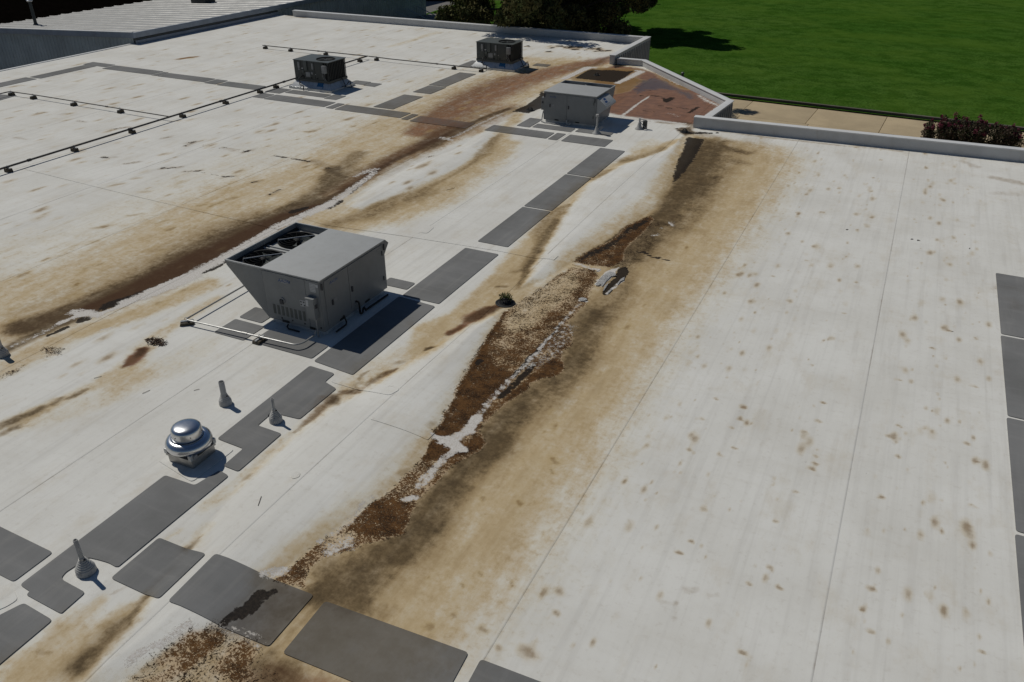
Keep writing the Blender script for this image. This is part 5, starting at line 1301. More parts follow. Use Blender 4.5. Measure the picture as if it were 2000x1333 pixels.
def packaged_unit(label, loc, rotz, L, D, OV, H, nf, big):
    """service face at local x = 0, box runs to -D, the condenser overhangs a further OV; length L along y"""
    t = thing("rooftop_unit", label, "air conditioner", loc, rotz, "grey packaged rooftop units")
    zb = 0.12
    obj("curb", Bx(-D + 0.06, -0.06, 0.06, L - 0.06, -0.01, zb + 0.002), M['galv'], t)
    cab = bmesh.new()
    box(cab, -D, 0, 0, L, zb, H)
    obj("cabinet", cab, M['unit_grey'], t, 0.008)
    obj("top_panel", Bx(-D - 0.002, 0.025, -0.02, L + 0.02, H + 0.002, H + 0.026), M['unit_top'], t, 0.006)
    # condenser section: sloped coil, end panels, rim, sunken deck
    prof = [(-D - 0.003, zb + 0.02), (-D - 0.003, H - 0.01), (-D - OV, H - 0.01), (-D - OV, H - 0.10)]
    for y0, y1 in ((0.002, 0.022), (L - 0.022, L - 0.002)):
        b = bmesh.new(); prism(b, prof, 'y', y0, y1); obj("end_panel", b, M['unit_grey'], t, 0.003)
    b = bmesh.new()
    prism(b, [(-D - 0.02, zb + 0.03), (-D - OV + 0.005, H - 0.10), (-D - OV + 0.045, H - 0.10), (-D - 0.006, zb + 0.10)], 'y', 0.024, L - 0.024)
    obj("coil_panel", b, M['coil'], t)
    b = bmesh.new()
    box(b, -D - OV, -D - OV + 0.02, 0.023, L - 0.023, H - 0.099, H - 0.01)
    obj("side_panel", b, M['unit_grey'], t, 0.003)
    b = bmesh.new()
    box(b, -D - OV - 0.012, -D - OV + 0.018, -0.015, L + 0.015, H - 0.008, H + 0.022)
    box(b, -D - OV + 0.019, -D - 0.003, -0.015, 0.018, H - 0.008, H + 0.022)
    box(b, -D - OV + 0.019, -D - 0.003, L - 0.018, L + 0.015, H - 0.008, H + 0.022)
    obj("rim", b, M['unit_top'], t, 0.004)
    b = bmesh.new()
    x0, x1 = -D - OV + 0.02, -D - 0.004
    r = min((x1 - x0) / 2 - 0.06, L / nf / 2 - 0.12)
    m0 = (L - nf * (2 * r + 0.24)) / 2
    ys = [0.023 + (L - 0.046) * i / nf for i in range(nf + 1)] if nf > 1 else [L * 0.5 - (x1 - x0) * 0.5, L * 0.5 + (x1 - x0) * 0.5]
    zd = H - 0.15
    deck_with_holes(b, x0, x1, ys, r, zd)
    if nf == 1:
        for ya, yb in ((0.023, ys[0]), (ys[1], L - 0.023)):
            b.faces.new([b.verts.new(p) for p in ((x0, ya, zd), (x1, ya, zd), (x1, yb, zd), (x0, yb, zd))])
    obj("fan_deck", b, M['unit_top'], t, smooth=False)
    sh, gd, bl = fan_meshes(r)
    mes = []
    for nm, q, mt in (("condenser_fan", sh, M['black']), ("fan_guard", gd, M['coil']), ("fan_blade", bl, M['unit_darktop'])):
        finish(q); me = bpy.data.meshes.new(nm); q.to_mesh(me); q.free(); me.materials.append(mt); mes.append(me)
    for ya, yb in zip(ys, ys[1:]):
        f = share("condenser_fan", mes[0], t, ((x0 + x1) / 2, (ya + yb) / 2, zd + 0.002))
        share("fan_guard", mes[1], f)
        a0 = rng.random() * 6
        for k in range(5): share("fan_blade", mes[2], f, (0, 0, 0), (0, 0, a0 + k * 2 * math.pi / 5))
        b = bmesh.new(); lathe(b, [(0.07, -0.06), (0.07, 0.05), (0.05, 0.062)], 20); obj("motor", b, M['coil'], f)
        b = bmesh.new(); tube(b, [(-r * 0.75, -r * 0.75, 0.0), (-r * 0.68, -r * 0.72, 0.095), (0, 0, 0.1), (r * 0.7, r * 0.7, 0.095), (r * 0.76, r * 0.76, 0.0)], 0.011, 6); obj("motor_bar", b, M['galv'], f)
    # stiffening channels across the deck
    for y_ in ([L / 2] if nf > 1 else []):
        for dy in (-0.07, 0.05):
            obj("deck_channel", Bx(x0 + 0.02, x1 - 0.02, y_ + dy, y_ + dy + 0.03, zd + 0.003, zd + 0.03), M['unit_top'], t)
    # doors on the service face
    cuts = (0.05, 0.40, 0.955) if big else (0.03, 0.45, 0.97)
    for k in range(2):
        y0, y1 = L * cuts[k] + 0.006, L * cuts[k + 1] - 0.006
        d = obj("door_panel", Bx(0.002, 0.016, y0, y1, zb + 0.10, H - 0.05), M['unit_grey'], t, 0.004)
        yh = y0 + 0.05 if k else y0 + 0.18
        obj("handle", Bx(0.017, 0.045, yh, yh + 0.035, zb + 0.50, zb + 0.62), M['ink'], d, 0.006)
        obj("sticker", Bx(0.017, 0.0195, y1 - 0.20 if k else y0 + 0.24, (y1 - 0.20 if k else y0 + 0.24) + 0.12, H - 0.14 if k else zb + 0.54, (H - 0.14 if k else zb + 0.54) + (0.025 if k else 0.07)), M['sticker_grey'], d)
        if k:
            obj("sticker", Bx(0.017, 0.0195, y0 + 0.03, y0 + 0.17, H - 0.20, H - 0.18), M['sticker_grey'], d)
            obj("sticker", Bx(0.017, 0.0195, y0 + 0.10, y0 + 0.28, zb + 0.15, zb + 0.17), M['sticker_grey'], d)
            for hz in (zb + 0.25, H - 0.3):
                obj("hinge", Bx(0.017, 0.03, y1 - 0.03, y1 - 0.005, hz, hz + 0.1), M['unit_dark'], d)
        else:
            b = bmesh.new(); lathe(b, [(0.115, 0), (0.115, 0.004), (0.10, 0.005)], 28)
            for v_ in b.verts:
                x_, y_, z_ = v_.co
                v_.co = (0.0165 + z_, y0 + 0.30 + x_, H - 0.16 + y_ * 0.36)
            pl = obj("logo_plate", b, M['sticker_grey'] if big else M['unit_grey'], d)
            text("AAON", 0.085, M['blue'], pl, (0.0225, y0 + 0.30, H - 0.16), (R_(90), 0, R_(90)))
    obj("lifting_lug", Bx(0.017, 0.04, 0.02, 0.05, H - 0.20, H - 0.06), M['ink'], t)
    obj("lifting_lug", Bx(0.017, 0.04, L - 0.06, L - 0.03, H - 0.20, H - 0.06), M['ink'], t)
    for y_ in (L * 0.22, L * 0.62):
        obj("fork_slot", Bx(0.001, 0.012, y_, y_ + 0.16, zb + 0.012, zb + 0.055), M['black'], t)
    b = bmesh.new()
    yd = L * 0.47
    tube(b, [(0.0, yd, zb + 0.22), (0.08, yd, zb + 0.22), (0.10, yd, zb + 0.18), (0.10, yd, 0.07), (0.10, yd + 0.03, 0.04), (0.10, yd + 0.1, 0.05), (0.10, yd + 0.12, 0.12), (0.10, yd + 0.16, 0.14), (0.10, yd + 0.2, 0.05), (0.11, L * 0.93, 0.035)] if big else
         [(0.0, yd, zb + 0.08), (0.07, yd, zb + 0.08), (0.08, yd, 0.09), (0.08, yd + 0.06, 0.05), (0.08, yd + 0.13, 0.06), (0.08, yd + 0.15, 0.13)], 0.022 if big else 0.028, 8)
    obj("drain_trap", b, M['black'] if big else M['pvc_pipe'], t)
    # intake hood on the +y end
    b = bmesh.new()
    if big: hp = [(L + 0.003, H - 0.03), (L + 0.14, H - 0.04), (L + 0.26, H - 0.15), (L + 0.003, H - 0.44)]
    else: hp = [(L + 0.003, H - 0.07), (L + 0.09, H - 0.08), (L + 0.40, H - 0.33), (L + 0.39, H - 0.40), (L + 0.003, H - 0.70)]
    prism(b, hp, 'x', -D + 0.12 if big else -D * 0.72, -0.05)
    hd = obj("intake_hood", b, M['unit_grey'] if big else M['unit_top'], t, 0.005)
    if not big:
        b = bmesh.new()
        for (ya, za, yb, zc, xa, xb, mt) in ():
            pass
        n_ = Vector((0, 0.25, 0.31)).normalized()
        def on(u, v_, e_=0.004):   # u along x, v down the slope
            p = Vector((0, L + 0.09, H - 0.08)).lerp(Vector((0, L + 0.40, H - 0.33)), v_) + n_ * e_
            return (u, p.y, p.z)
        for (ua, ub, va, vb, mt) in ((-0.62, -0.20, 0.08, 0.75, M['sticker']), (-0.52, -0.33, 0.15, 0.36, M['blue']), (-0.48, -0.26, 0.45, 0.66, M['blue'])):
            b = bmesh.new()
            e_ = 0.004 if mt is M['sticker'] else 0.006
            b.faces.new([b.verts.new(on(ua, va, e_)), b.verts.new(on(ub, va, e_)), b.verts.new(on(ub, vb, e_)), b.verts.new(on(ua, vb, e_))])
            obj("sticker", b, mt, hd, smooth=False)
    # the -y end: electrical side
    xs_ = -0.36 if big else -0.5
    obj("access_panel", Bx(xs_, -0.02, -0.014, -0.002, zb + 0.04, H - 0.03), M['unit_grey'], t, 0.003)
    obj("access_panel", Bx(-D + 0.03, xs_ - 0.008, -0.014, -0.002, zb + 0.04, H - 0.03), M['unit_grey'], t, 0.003)
    dbx = obj("disconnect_box", Bx(-0.30, -0.09, -0.15, -0.016, zb + 0.33, zb + 0.80), M['unit_grey'], t, 0.008)
    obj("handle", Bx(-0.088, -0.07, -0.11, -0.06, zb + 0.58, zb + 0.66), M['ink'], dbx)
    obj("sticker", Bx(-0.28, -0.22, -0.153, -0.151, zb + 0.62, zb + 0.76), M['sticker'], dbx)
    lab = obj("data_plate", Bx(-0.24, -0.10, -0.018, -0.015, H - 0.26, H - 0.07), M['sticker'], t)
    for k in range(5):
        obj("print_line", Bx(-0.23, -0.11, -0.0195, -0.0185, H - 0.24 + k * 0.034, H - 0.228 + k * 0.034), M['sticker_grey'], lab)
    obj("sticker", Bx(-0.09, -0.03, -0.018, -0.015, H - 0.14, H - 0.08), M['sticker'], t)
    w_ = obj("warning_label", Bx(-0.55, -0.38, -0.018, -0.015, zb + 0.50, zb + 0.64), M['sticker'], t)
    for k, (a_, c_) in enumerate(((-0.54, 0.585), (-0.475, 0.585), (-0.42, 0.585), (-0.54, 0.52), (-0.46, 0.515))):
        obj("symbol", Bx(a_, a_ + 0.04, -0.0195, -0.0185, zb + c_, zb + c_ + 0.035), M['ink'], w_)
    obj("latch", Bx(-0.375, -0.345, -0.035, -0.015, zb + 0.48, zb + 0.58), M['ink'], t)
    obj("sticker", Bx(-0.40, -0.365, -0.018, -0.015, zb + 0.70, zb + 0.75), M['sticker'], t)
    for k in range(8):
        xx = -1.30 + k * 0.112 if big else -D + 0.15 + k * 0.1
        obj("vent_slot", Bx(xx, xx + 0.062, -0.019, -0.0145, zb + 0.16, zb + 0.38), M['unit_darktop'], t)
    for k in range(4):
        xx = (-1.1, -0.82, -0.5, -0.08)[k] if big else -0.9 + k * .2
        b = bmesh.new(); tube(b, [(xx, -0.014, zb + 0.09), (xx, -0.022, zb + 0.09)], 0.018, 10); obj("knockout", b, M['black'], t)
    b = bmesh.new(); tube(b, [(-1.02, -0.013, zb + 0.52), (-1.02, -0.03, zb + 0.52)], 0.075, 20); p_ = obj("port", b, M['sticker_grey'], t)
    obj("valve", Bx(-1.06, -0.98, -0.06, -0.031, zb + 0.45, zb + 0.55), M['ink'], p_)
    obj("fork_slot", Bx(-1.1, -0.92, -0.022, -0.015, zb + 0.0, zb + 0.055), M['black'], t)
    obj("fork_slot", Bx(-0.38, -0.24, -0.022, -0.015, zb + 0.0, zb + 0.055), M['black'], t)
    b = bmesh.new(); lathe(b, [(0.14, 0), (0.14, 0.004), (0.125, 0.005)], 28)
    for v_ in b.verts:
        x_, y_, z_ = v_.co
        v_.co = (-0.90 + x_, -0.0145 - z_, H - 0.17 + y_ * 0.36)
    pl = obj("logo_plate", b, M['sticker_grey'], t)
    text("AAON", 0.10, M['blue'], pl, (-0.90, -0.021, H - 0.17), (R_(90), 0, 0))
    # hoses along the foot
    if big:
        for pts in ([(-0.95, -0.02, 0.10), (-0.95, -0.07, 0.06), (-0.90, -0.09, 0.03), (-0.62, -0.09, 0.03)],
                    [(0.02, L * 0.27, zb + 0.1), (0.07, L * 0.27, 0.08), (0.09, L * 0.25, 0.035), (0.09, L * 0.10, 0.035)]):
            b = bmesh.new(); tube(b, pts, 0.018, 6); obj("hose", b, M['black'], t)
        b = bmesh.new(); tube(b, [(-0.13, -0.08, 0.02), (-0.13, -0.08, zb + 0.33)], 0.018, 8); obj("conduit_riser", b, M['conduit'], t)
    else:
        b = bmesh.new(); tube(b, [(-0.3, -0.1, zb + 0.33), (-0.29, -0.15, zb + 0.2), (-0.2, -0.16, 0.06), (-0.02, -0.12, 0.04), (0.12, 0.1, 0.035), (0.12, L * 0.5, 0.035)], 0.02, 8); obj("conduit", b, M['conduit'], t)
    return t

packaged_unit("large grey packaged rooftop unit with two condenser fans beside the dark walkway pads", (-9.81, 11.50, 0), 0, 2.32, 1.48, 0.95, 1.28, 2, True)
packaged_unit("grey packaged rooftop unit with one fan and a stickered hood, before the rusty roof corner", (-12.50, 28.86, 0), R_(-90), 2.12, 1.55, 0.55, 1.17, 1, False)

def small_unit(label, loc, W, Dp):
    t = thing("rooftop_unit", label, "air conditioner", loc, 0, "dark rooftop units on metal curbs")
    b = bmesh.new()
    def frus(b, w0, d0, z0, w1, d1, z1):
        A_ = [b.verts.new((sx * w0 / 2, sy * d0 / 2, z0)) for sx, sy in ((-1, -1), (1, -1), (1, 1), (-1, 1))]
        B_ = [b.verts.new((sx * w1 / 2, sy * d1 / 2, z1)) for sx, sy in ((-1, -1), (1, -1), (1, 1), (-1, 1))]
        for k in range(4): b.faces.new((A_[k], A_[(k + 1) % 4], B_[(k + 1) % 4], B_[k]))
        b.faces.new(A_[::-1]); b.faces.new(B_)
    box(b, -W / 2 - 0.24, W / 2 + 0.24, -Dp / 2 - 0.24, Dp / 2 + 0.24, 0, 0.10)
    obj("curb_base", b, M['galv'], t, 0.008)
    b = bmesh.new(); frus(b, W + 0.40, Dp + 0.40, 0.101, W - 0.04, Dp - 0.04, 0.34)
    sk = obj("curb_skirt", b, M['galv'], t, 0.004)
    # foil and blue film on the front of the skirt
    def onskirt(u, v_):
        y_ = -(Dp + 0.40) / 2 + v_ * 0.22; z_ = 0.101 + v_ * 0.239
        return (u, y_ - 0.003, z_)
    for ua, ub, va, vb, mt in ((-0.55, -0.535, 0.02, 0.9, M['ink']), (0.30, 0.62, 0.35, 0.95, M['bluefilm']), (0.62, 0.66, 0.15, 0.5, M['bluefilm']), (-0.72, -0.6, 0.6, 0.8, M['ink'])):
        b = bmesh.new(); b.faces.new([b.verts.new(onskirt(ua, va)), b.verts.new(onskirt(ub, va)), b.verts.new(onskirt(ub, vb)), b.verts.new(onskirt(ua, vb))])
        obj("patch", b, mt, sk, smooth=False)
    obj("base_rail", Bx(-W / 2 - 0.02, W / 2 + 0.02, -Dp / 2 - 0.02, Dp / 2 + 0.02, 0.341, 0.44), M['unit_dark'], t, 0.006)
    H = 1.20
    obj("cabinet", Bx(-W / 2, W / 2 - 0.30, -Dp / 2, Dp / 2, 0.441, H), M['unit_dark'], t, 0.008)
    # coil section with vertical guard bars
    obj("coil_section", Bx(W / 2 - 0.298, W / 2 - 0.04, -Dp / 2 + 0.03, Dp / 2 - 0.03, 0.441, H - 0.002), M['coil'], t)
    b = bmesh.new()
    for k in range(12):
        y_ = -Dp / 2 + 0.02 + (Dp - 0.04) * k / 11
        box(b, W / 2 - 0.035, W / 2 - 0.005, y_ - 0.008, y_ + 0.008, 0.445, H - 0.004)
    for k in range(3):
        x_ = W / 2 - 0.26 + k * 0.1
        box(b, x_ - 0.008, x_ + 0.008, -Dp / 2 - 0.002, -Dp / 2 + 0.028, 0.445, H - 0.004)
    obj("coil_guard", b, M['unit_dark'], t)
    tp = bmesh.new()
    r = min(0.40, Dp * 0.33)
    cx = W / 2 - 0.58
    deck_with_holes(tp, cx - r - 0.12, cx + r + 0.12, [-Dp / 2 - 0.02, Dp / 2 + 0.02], r, H + 0.03)
    for xa, xb in ((-W / 2 - 0.02, cx - r - 0.12), (cx + r + 0.12, W / 2 + 0.02)):
        tp.faces.new([tp.verts.new(p) for p in ((xa, -Dp / 2 - 0.02, H + 0.03), (xb, -Dp / 2 - 0.02, H + 0.03), (xb, Dp / 2 + 0.02, H + 0.03), (xa, Dp / 2 + 0.02, H + 0.03))])
    for x0_, x1_, y0_, y1_ in ((-W / 2 - 0.02, W / 2 + 0.02, -Dp / 2 - 0.02, -Dp / 2 - 0.016), (-W / 2 - 0.02, W / 2 + 0.02, Dp / 2 + 0.016, Dp / 2 + 0.02), (-W / 2 - 0.02, -W / 2 - 0.016, -Dp / 2, Dp / 2), (W / 2 + 0.016, W / 2 + 0.02, -Dp / 2, Dp / 2)):
        box(tp, x0_, x1_, y0_, y1_, H + 0.002, H + 0.029)
    obj("top_panel", tp, M['unit_darktop'], t, smooth=False)
    sh, gd, bl = fan_meshes(r)
    mes = []
    for nm, q, mt in (("condenser_fan", sh, M['black']), ("fan_guard", gd, M['black']), ("fan_blade", bl, M['coil'])):
        finish(q); me = bpy.data.meshes.new(nm); q.to_mesh(me); q.free(); me.materials.append(mt); mes.append(me)
    f = share("condenser_fan", mes[0], t, (cx, 0, H + 0.02), scale=(1, 1, 0.5))
    share("fan_guard", mes[1], f, (0, 0, -0.03))
    for k in range(4): share("fan_blade", mes[2], f, (0, 0, -0.02), (0, 0, 0.4 + k * math.pi / 2))
    obj("well", Bx(cx - r - 0.05, cx + r + 0.05, -Dp / 2 + 0.04, Dp / 2 - 0.04, H + 0.001, H + 0.006), M['black'], f, loc=(-cx, 0, -(H + 0.02) / 0.5)) if False else None
    yf = -Dp / 2
    for xa, xb, za, zb_, mt, nm in ((-0.72, -0.62, 0.88, 1.14, M['sticker_grey'], "sticker"), (-0.70, -0.63, 0.80, 0.86, M['sticker_grey'], "sticker"), (-0.36, -0.20, 0.80, 1.235, M['unit_darktop'], "flue_panel"),
                                 (0.04, 0.12, 0.88, 1.13, M['sticker_grey'], "sticker"), (-0.32, -0.08, 0.54, 0.74, M['sticker_grey'], "sticker"), (-0.52, -0.44, 0.86, 0.90, M['sticker'], "sticker"),
                                 (-0.50, -0.38, 0.70, 0.82, M['unit_darktop'], "vent_plate"), (0.20, 0.24, 0.66, 0.68, M['sticker'], "sticker"), (-0.01, 0.07, 0.66, 0.76, M['sticker_grey'], "sticker")):
        obj(nm, Bx(xa, xb, yf - 0.012 if nm == "sticker" else yf - 0.05, yf - 0.001, za, zb_), mt, t, 0.002)
    for xc in (-0.45, -0.02, 0.3):
        b = bmesh.new(); tube(b, [(xc, yf - 0.002, 0.50), (xc, yf - 0.02, 0.50)], 0.035, 12); obj("knockout", b, M['black'], t)
    for xc in (-0.55, 0.18):
        obj("panel_joint", Bx(xc, xc + 0.012, yf - 0.008, yf - 0.001, 0.46, H - 0.02), M['black'], t)
    d = obj("disconnect_box", Bx(W / 2 - 0.26, W / 2 - 0.06, yf - 0.14, yf - 0.01, 0.78, 1.10), M['unit_grey'], t, 0.008)
    obj("cover", Bx(W / 2 - 0.24, W / 2 - 0.08, yf - 0.16, yf - 0.141, 0.92, 1.09), M['sticker_grey'], d, 0.004)
    for k, dx in enumerate((-0.24, -0.16, -0.10)):
        b = bmesh.new(); tube(b, [(W / 2 + dx, yf - 0.07, 0.78), (W / 2 + dx - 0.03, yf - 0.10, 0.66), (W / 2 + dx + 0.02, yf - 0.08, 0.52), (W / 2 + dx + 0.05, yf - 0.03, 0.44)], 0.012, 6)
        obj("conduit", b, M['sticker_grey'] if k < 2 else M['black'], t)
    b = bmesh.new(); tube(b, [(-0.48, yf, 0.56), (-0.48, yf - 0.26, 0.55), (-0.48, yf - 0.30, 0.50), (-0.48, yf - 0.30, 0.24), (-0.44, yf - 0.32, 0.22), (-0.28, yf - 0.33, 0.22), (-0.26, yf - 0.34, 0.17), (-0.26, yf - 0.36, 0.02)], 0.022, 8)
    obj("gas_pipe", b, M['pipe_dark'], t)
    b = bmesh.new(); tube(b, [(W / 2, 0.25, 0.46), (W / 2 + 0.26, 0.15, 0.10), (W / 2 + 0.38, 0.25, 0.30), (W / 2 + 0.42, 0.28, 0.32), (W / 2 + 0.52, 0.22, 0.05)], 0.022, 8)
    obj("drain_pipe", b, M['pipe_dark'], t)
    b = bmesh.new(); tube(b, [(W / 2 + 0.52, 0.22, 0.06), (W / 2 + 0.1, -0.1, 0.13), (W / 2 + 0.0, -0.3, 0.14)], 0.016, 6)
    obj("hose", b, M['black'], t)
    return t
small_unit("dark grey rooftop unit where the long gas pipe ends, left of the other dark one", (-23.98, 30.10, 0), 1.86, 1.30)
small_unit("dark grey rooftop unit nearest the far parapet, beside the pale brown stain", (-18.65, 37.45, 0), 1.95, 1.22)

# ------------------------------------------------------------------ exhaust fan
t = thing("exhaust_fan", "shiny spun aluminium dome exhaust fan on a square curb beside the walkway", "exhaust fan", (-9.36, 7.30, 0.012), R_(1))
s = 0.255
obj("curb", Bx(-s, s, -s, s, 0, 0.13), M['alu_dull'], t, 0.006)
obj("curb_cap", Bx(-s - 0.02, s + 0.02, -s - 0.02, s + 0.02, 0.131, 0.175), M['alu_dull'], t, 0.006)
for sx, sy in ((-1, -1), (1, -1), (1, 1), (-1, 1)):
    b = bmesh.new()
    prism(b, [(sx * s - 0.03, sy * s - 0.03), (sx * s + 0.03, sy * s - 0.03), (sx * s + 0.03, sy * s + 0.03), (sx * s - 0.03, sy * s + 0.03)], 'z', 0.176, 0.27)
    obj("bracket", b, M['galv'], t, 0.004)
b = bmesh.new(); lathe(b, [(0.20, 0.176), (0.21, 0.30)], 28); obj("inlet_cone", b, M['coil'], t)
b = bmesh.new()
lathe(b, [(0.20, 0.285), (0.335, 0.255), (0.352, 0.262), (0.366, 0.29), (0.370, 0.325), (0.362, 0.362), (0.343, 0.392), (0.312, 0.415), (0.285, 0.425), (0.262, 0.428), (0.250, 0.425), (0.15, 0.42)], 64, cap0=False, cap1=False)
obj("hood", b, M['alu'], t)
b = bmesh.new()
lathe(b, [(0.18, 0.43), (0.243, 0.432), (0.246, 0.445), (0.240, 0.56), (0.234, 0.585), (0.220, 0.607), (0.196, 0.622), (0.16, 0.634), (0.10, 0.642), (0.04, 0.645)], 64)
obj("dome", b, M['alu'], t)
for k in range(6):
    a_ = 0.5 + k * math.pi / 3
    b = bmesh.new(); tube(b, [(0.238 * math.cos(a_), 0.238 * math.sin(a_), 0.52), (0.252 * math.cos(a_), 0.252 * math.sin(a_), 0.52)], 0.008, 6); obj("screw", b, M['coil'], t)
for sx in (-1, 1):
    obj("flange_tab", Bx(sx * (s + 0.03), sx * (s + 0.03) + 0.03, -s + 0.02, -s + 0.09, 0.19, 0.26), M['sticker_grey'], t)

# ------------------------------------------------------------------ vent pipes
def vent(label, x, y, r, h, rb, steps=4, clip=False):
    t = thing("vent_pipe", label, "vent pipe", (x, y, 0.01), 0, "plumbing vents in stepped rubber boots")
    prof = [(rb * 1.02, 0), (rb, 0.005), (rb * 0.97, 0.075), (rb * 0.93, 0.085)]
    z = 0.085
    for k in range(steps):
        rk = rb * 0.90 + (r + 0.012 - rb * 0.90) * (k + 1) / steps
        prof += [(rk + 0.012, z + 0.004), (rk + 0.010, z + 0.022), (rk, z + 0.027)]
        z += 0.027
    prof += [(r + 0.010, z + 0.03), (r + 0.004, z + 0.045)]
    b = bmesh.new(); lathe(b, prof, 36); obj("boot", b, M['pvc'], t)
    b = bmesh.new(); lathe(b, [(r + 0.013, z + 0.005), (r + 0.014, z + 0.02)], 24); cl = obj("clamp", b, M['alu_dull'], t)
    obj("clamp_screw", Bx(r + 0.012, r + 0.035, -0.012, 0.012, z + 0.004, z + 0.022), M['ink'], cl)
    b = bmesh.new()
    lathe(b, [(r, z - 0.04), (r, h - 0.004), (r - 0.002, h), (r - 0.008, h), (r - 0.010, h - 0.005), (r - 0.010, h - 0.25)], 28, cap0=False)
    obj("pipe", b, M['pvc_pipe'], t)
    if clip:
        obj("tab", Bx(-rb - 0.03, -rb * 0.8, -0.02, 0.02, 0.05, 0.10), M['ink'], t)
vent("slim grey vent pipe in a white cutout of the nearest walkway pad", -8.80, 4.745, 0.030, 0.58, 0.132, 5)
vent("stout short grey vent pipe standing alone on clean white membrane above the shiny fan", -9.962, 8.72, 0.052, 0.47, 0.115, 3)
vent("thin grey vent pipe in the notch of the walkway pad right of the shiny fan", -8.783, 8.69, 0.026, 0.47, 0.115, 5, True)
vent("grey vent pipe by the left end of the white torn strip, at the picture's edge", -15.20, 8.10, 0.055, 0.50, 0.125, 3)

def cone_vent(label, x, y, h, cap, bracket):
    t = thing("vent_pipe", label, "vent pipe", (x, y, 0.005), 0, "cone flashed vents near the rusty corner")
    b = bmesh.new(); lathe(b, [(0.17, 0), (0.165, 0.012), (0.10, 0.07), (0.06, 0.20), (0.045, 0.26), (0.03, 0.27)], 28); obj("cone", b, M['pvc'], t)
    b = bmesh.new(); lathe(b, [(0.036, 0.2), (0.036, h)], 18); obj("pipe", b, M['pvc_pipe'], t)
    if cap:
        b = bmesh.new(); lathe(b, [(0.03, h + 0.001), (0.062, h + 0.002), (0.062, h + 0.07), (0.05, h + 0.085)], 20); obj("cap", b, M['pvc_pipe'], t)
        b = bmesh.new(); tube(b, [(0.05, 0.0, 0.20), (0.12, -0.02, 0.22), (0.20, -0.02, 0.30), (0.23, 0, 0.26), (0.10, -0.02, 0.12)], 0.012, 6); obj("hose", b, M['conduit'], t)
    if bracket:
        b = bmesh.new(); tube(b, [(0.02, 0, h - 0.03), (0.26, 0.05, h - 0.06)], 0.014, 6); tube(b, [(0.24, 0.05, h - 0.06), (0.04, 0, 0.26)], 0.014, 6); tube(b, [(0.04, 0.0, 0.24), (0.30, -0.02, 0.02)], 0.014, 6)
        obj("bracket", b, M['conduit'], t)
        obj("box", Bx(0.10, 0.26, 0.08, 0.16, 0.0, 0.30), M['unit_dark'], t, 0.006)
cone_vent("capped vent pipe on a grey cone at the near corner of the one fan unit", -10.09, 28.27, 0.62, True, False)
cone_vent("vent pipe with angled bracket and small black box by the rusty roof corner", -8.86, 29.55, 0.40, False, True)

# ------------------------------------------------------------------ roof drains
def drain(label, x, y, r, weed):
    t = thing("roof_drain", label, "drain", (x, y, 0.004), 0, "roof drains in the low spots")
    b = bmesh.new(); lathe(b, [(r, 0.0), (r, 0.012), (r * 0.93, 0.018), (r * 0.80, 0.010)], 36, cap1=False); obj("clamp_ring", b, M['black'], t)
    b = bmesh.new(); lathe(b, [(r * 0.92, 0.004), (r * 0.4, 0.005)], 30); obj("sump", b, M['black'], t)
    b = bmesh.new()
    rd = r * 0.55
    for k in range(16):
        a_ = 2 * math.pi * k / 16
        tube(b, [(rd * math.cos(a_), rd * math.sin(a_), 0.01), (rd * 0.95 * math.cos(a_), rd * 0.95 * math.sin(a_), 0.07), (rd * 0.5 * math.cos(a_), rd * 0.5 * math.sin(a_), 0.11)], 0.006, 5)
    lathe(b, [(rd * 0.55, 0.105), (rd * 0.5, 0.118), (rd * 0.2, 0.12)], 20)
    obj("strainer", b, M['coil'], t)
    if weed:
        w_ = bmesh.new()
        for k in range(420):
            a_ = rng.random() * 6.28; rr = rd * (0.1 + 1.0 * rng.random() ** 0.7); z0 = 0.05 + 0.12 * rng.random()
            c = Vector((-0.01 + rr * 1.15 * math.cos(a_), 0.06 + rr * math.sin(a_) * 0.9, z0))
            d = Vector((rng.gauss(0, 1), rng.gauss(0, 1), abs(rng.gauss(0, 1)))).normalized() * 0.035
            e_ = Vector((rng.gauss(0, 1), rng.gauss(0, 1), rng.gauss(0, .4))).normalized() * 0.016
            w_.faces.new([w_.verts.new(c), w_.verts.new(c + d * .5 + e_), w_.verts.new(c + d), w_.verts.new(c + d * .5 - e_)])
        g = obj("weed", w_, M['weed'], t, smooth=False)
drain("black roof drain with a green weed growing in it, in the middle valley", -7.13, 14.50, 0.225, True)
drain("dark roof drain at the end of the near white parapet", -7.20, 29.90, 0.17, False)
drain("dark roof drain in the black puddle left of the one fan unit", -13.72, 30.30, 0.19, False)
drain("roof drain under the olive pond inside its pale square frame", -13.6, 37.7, 0.16, False)

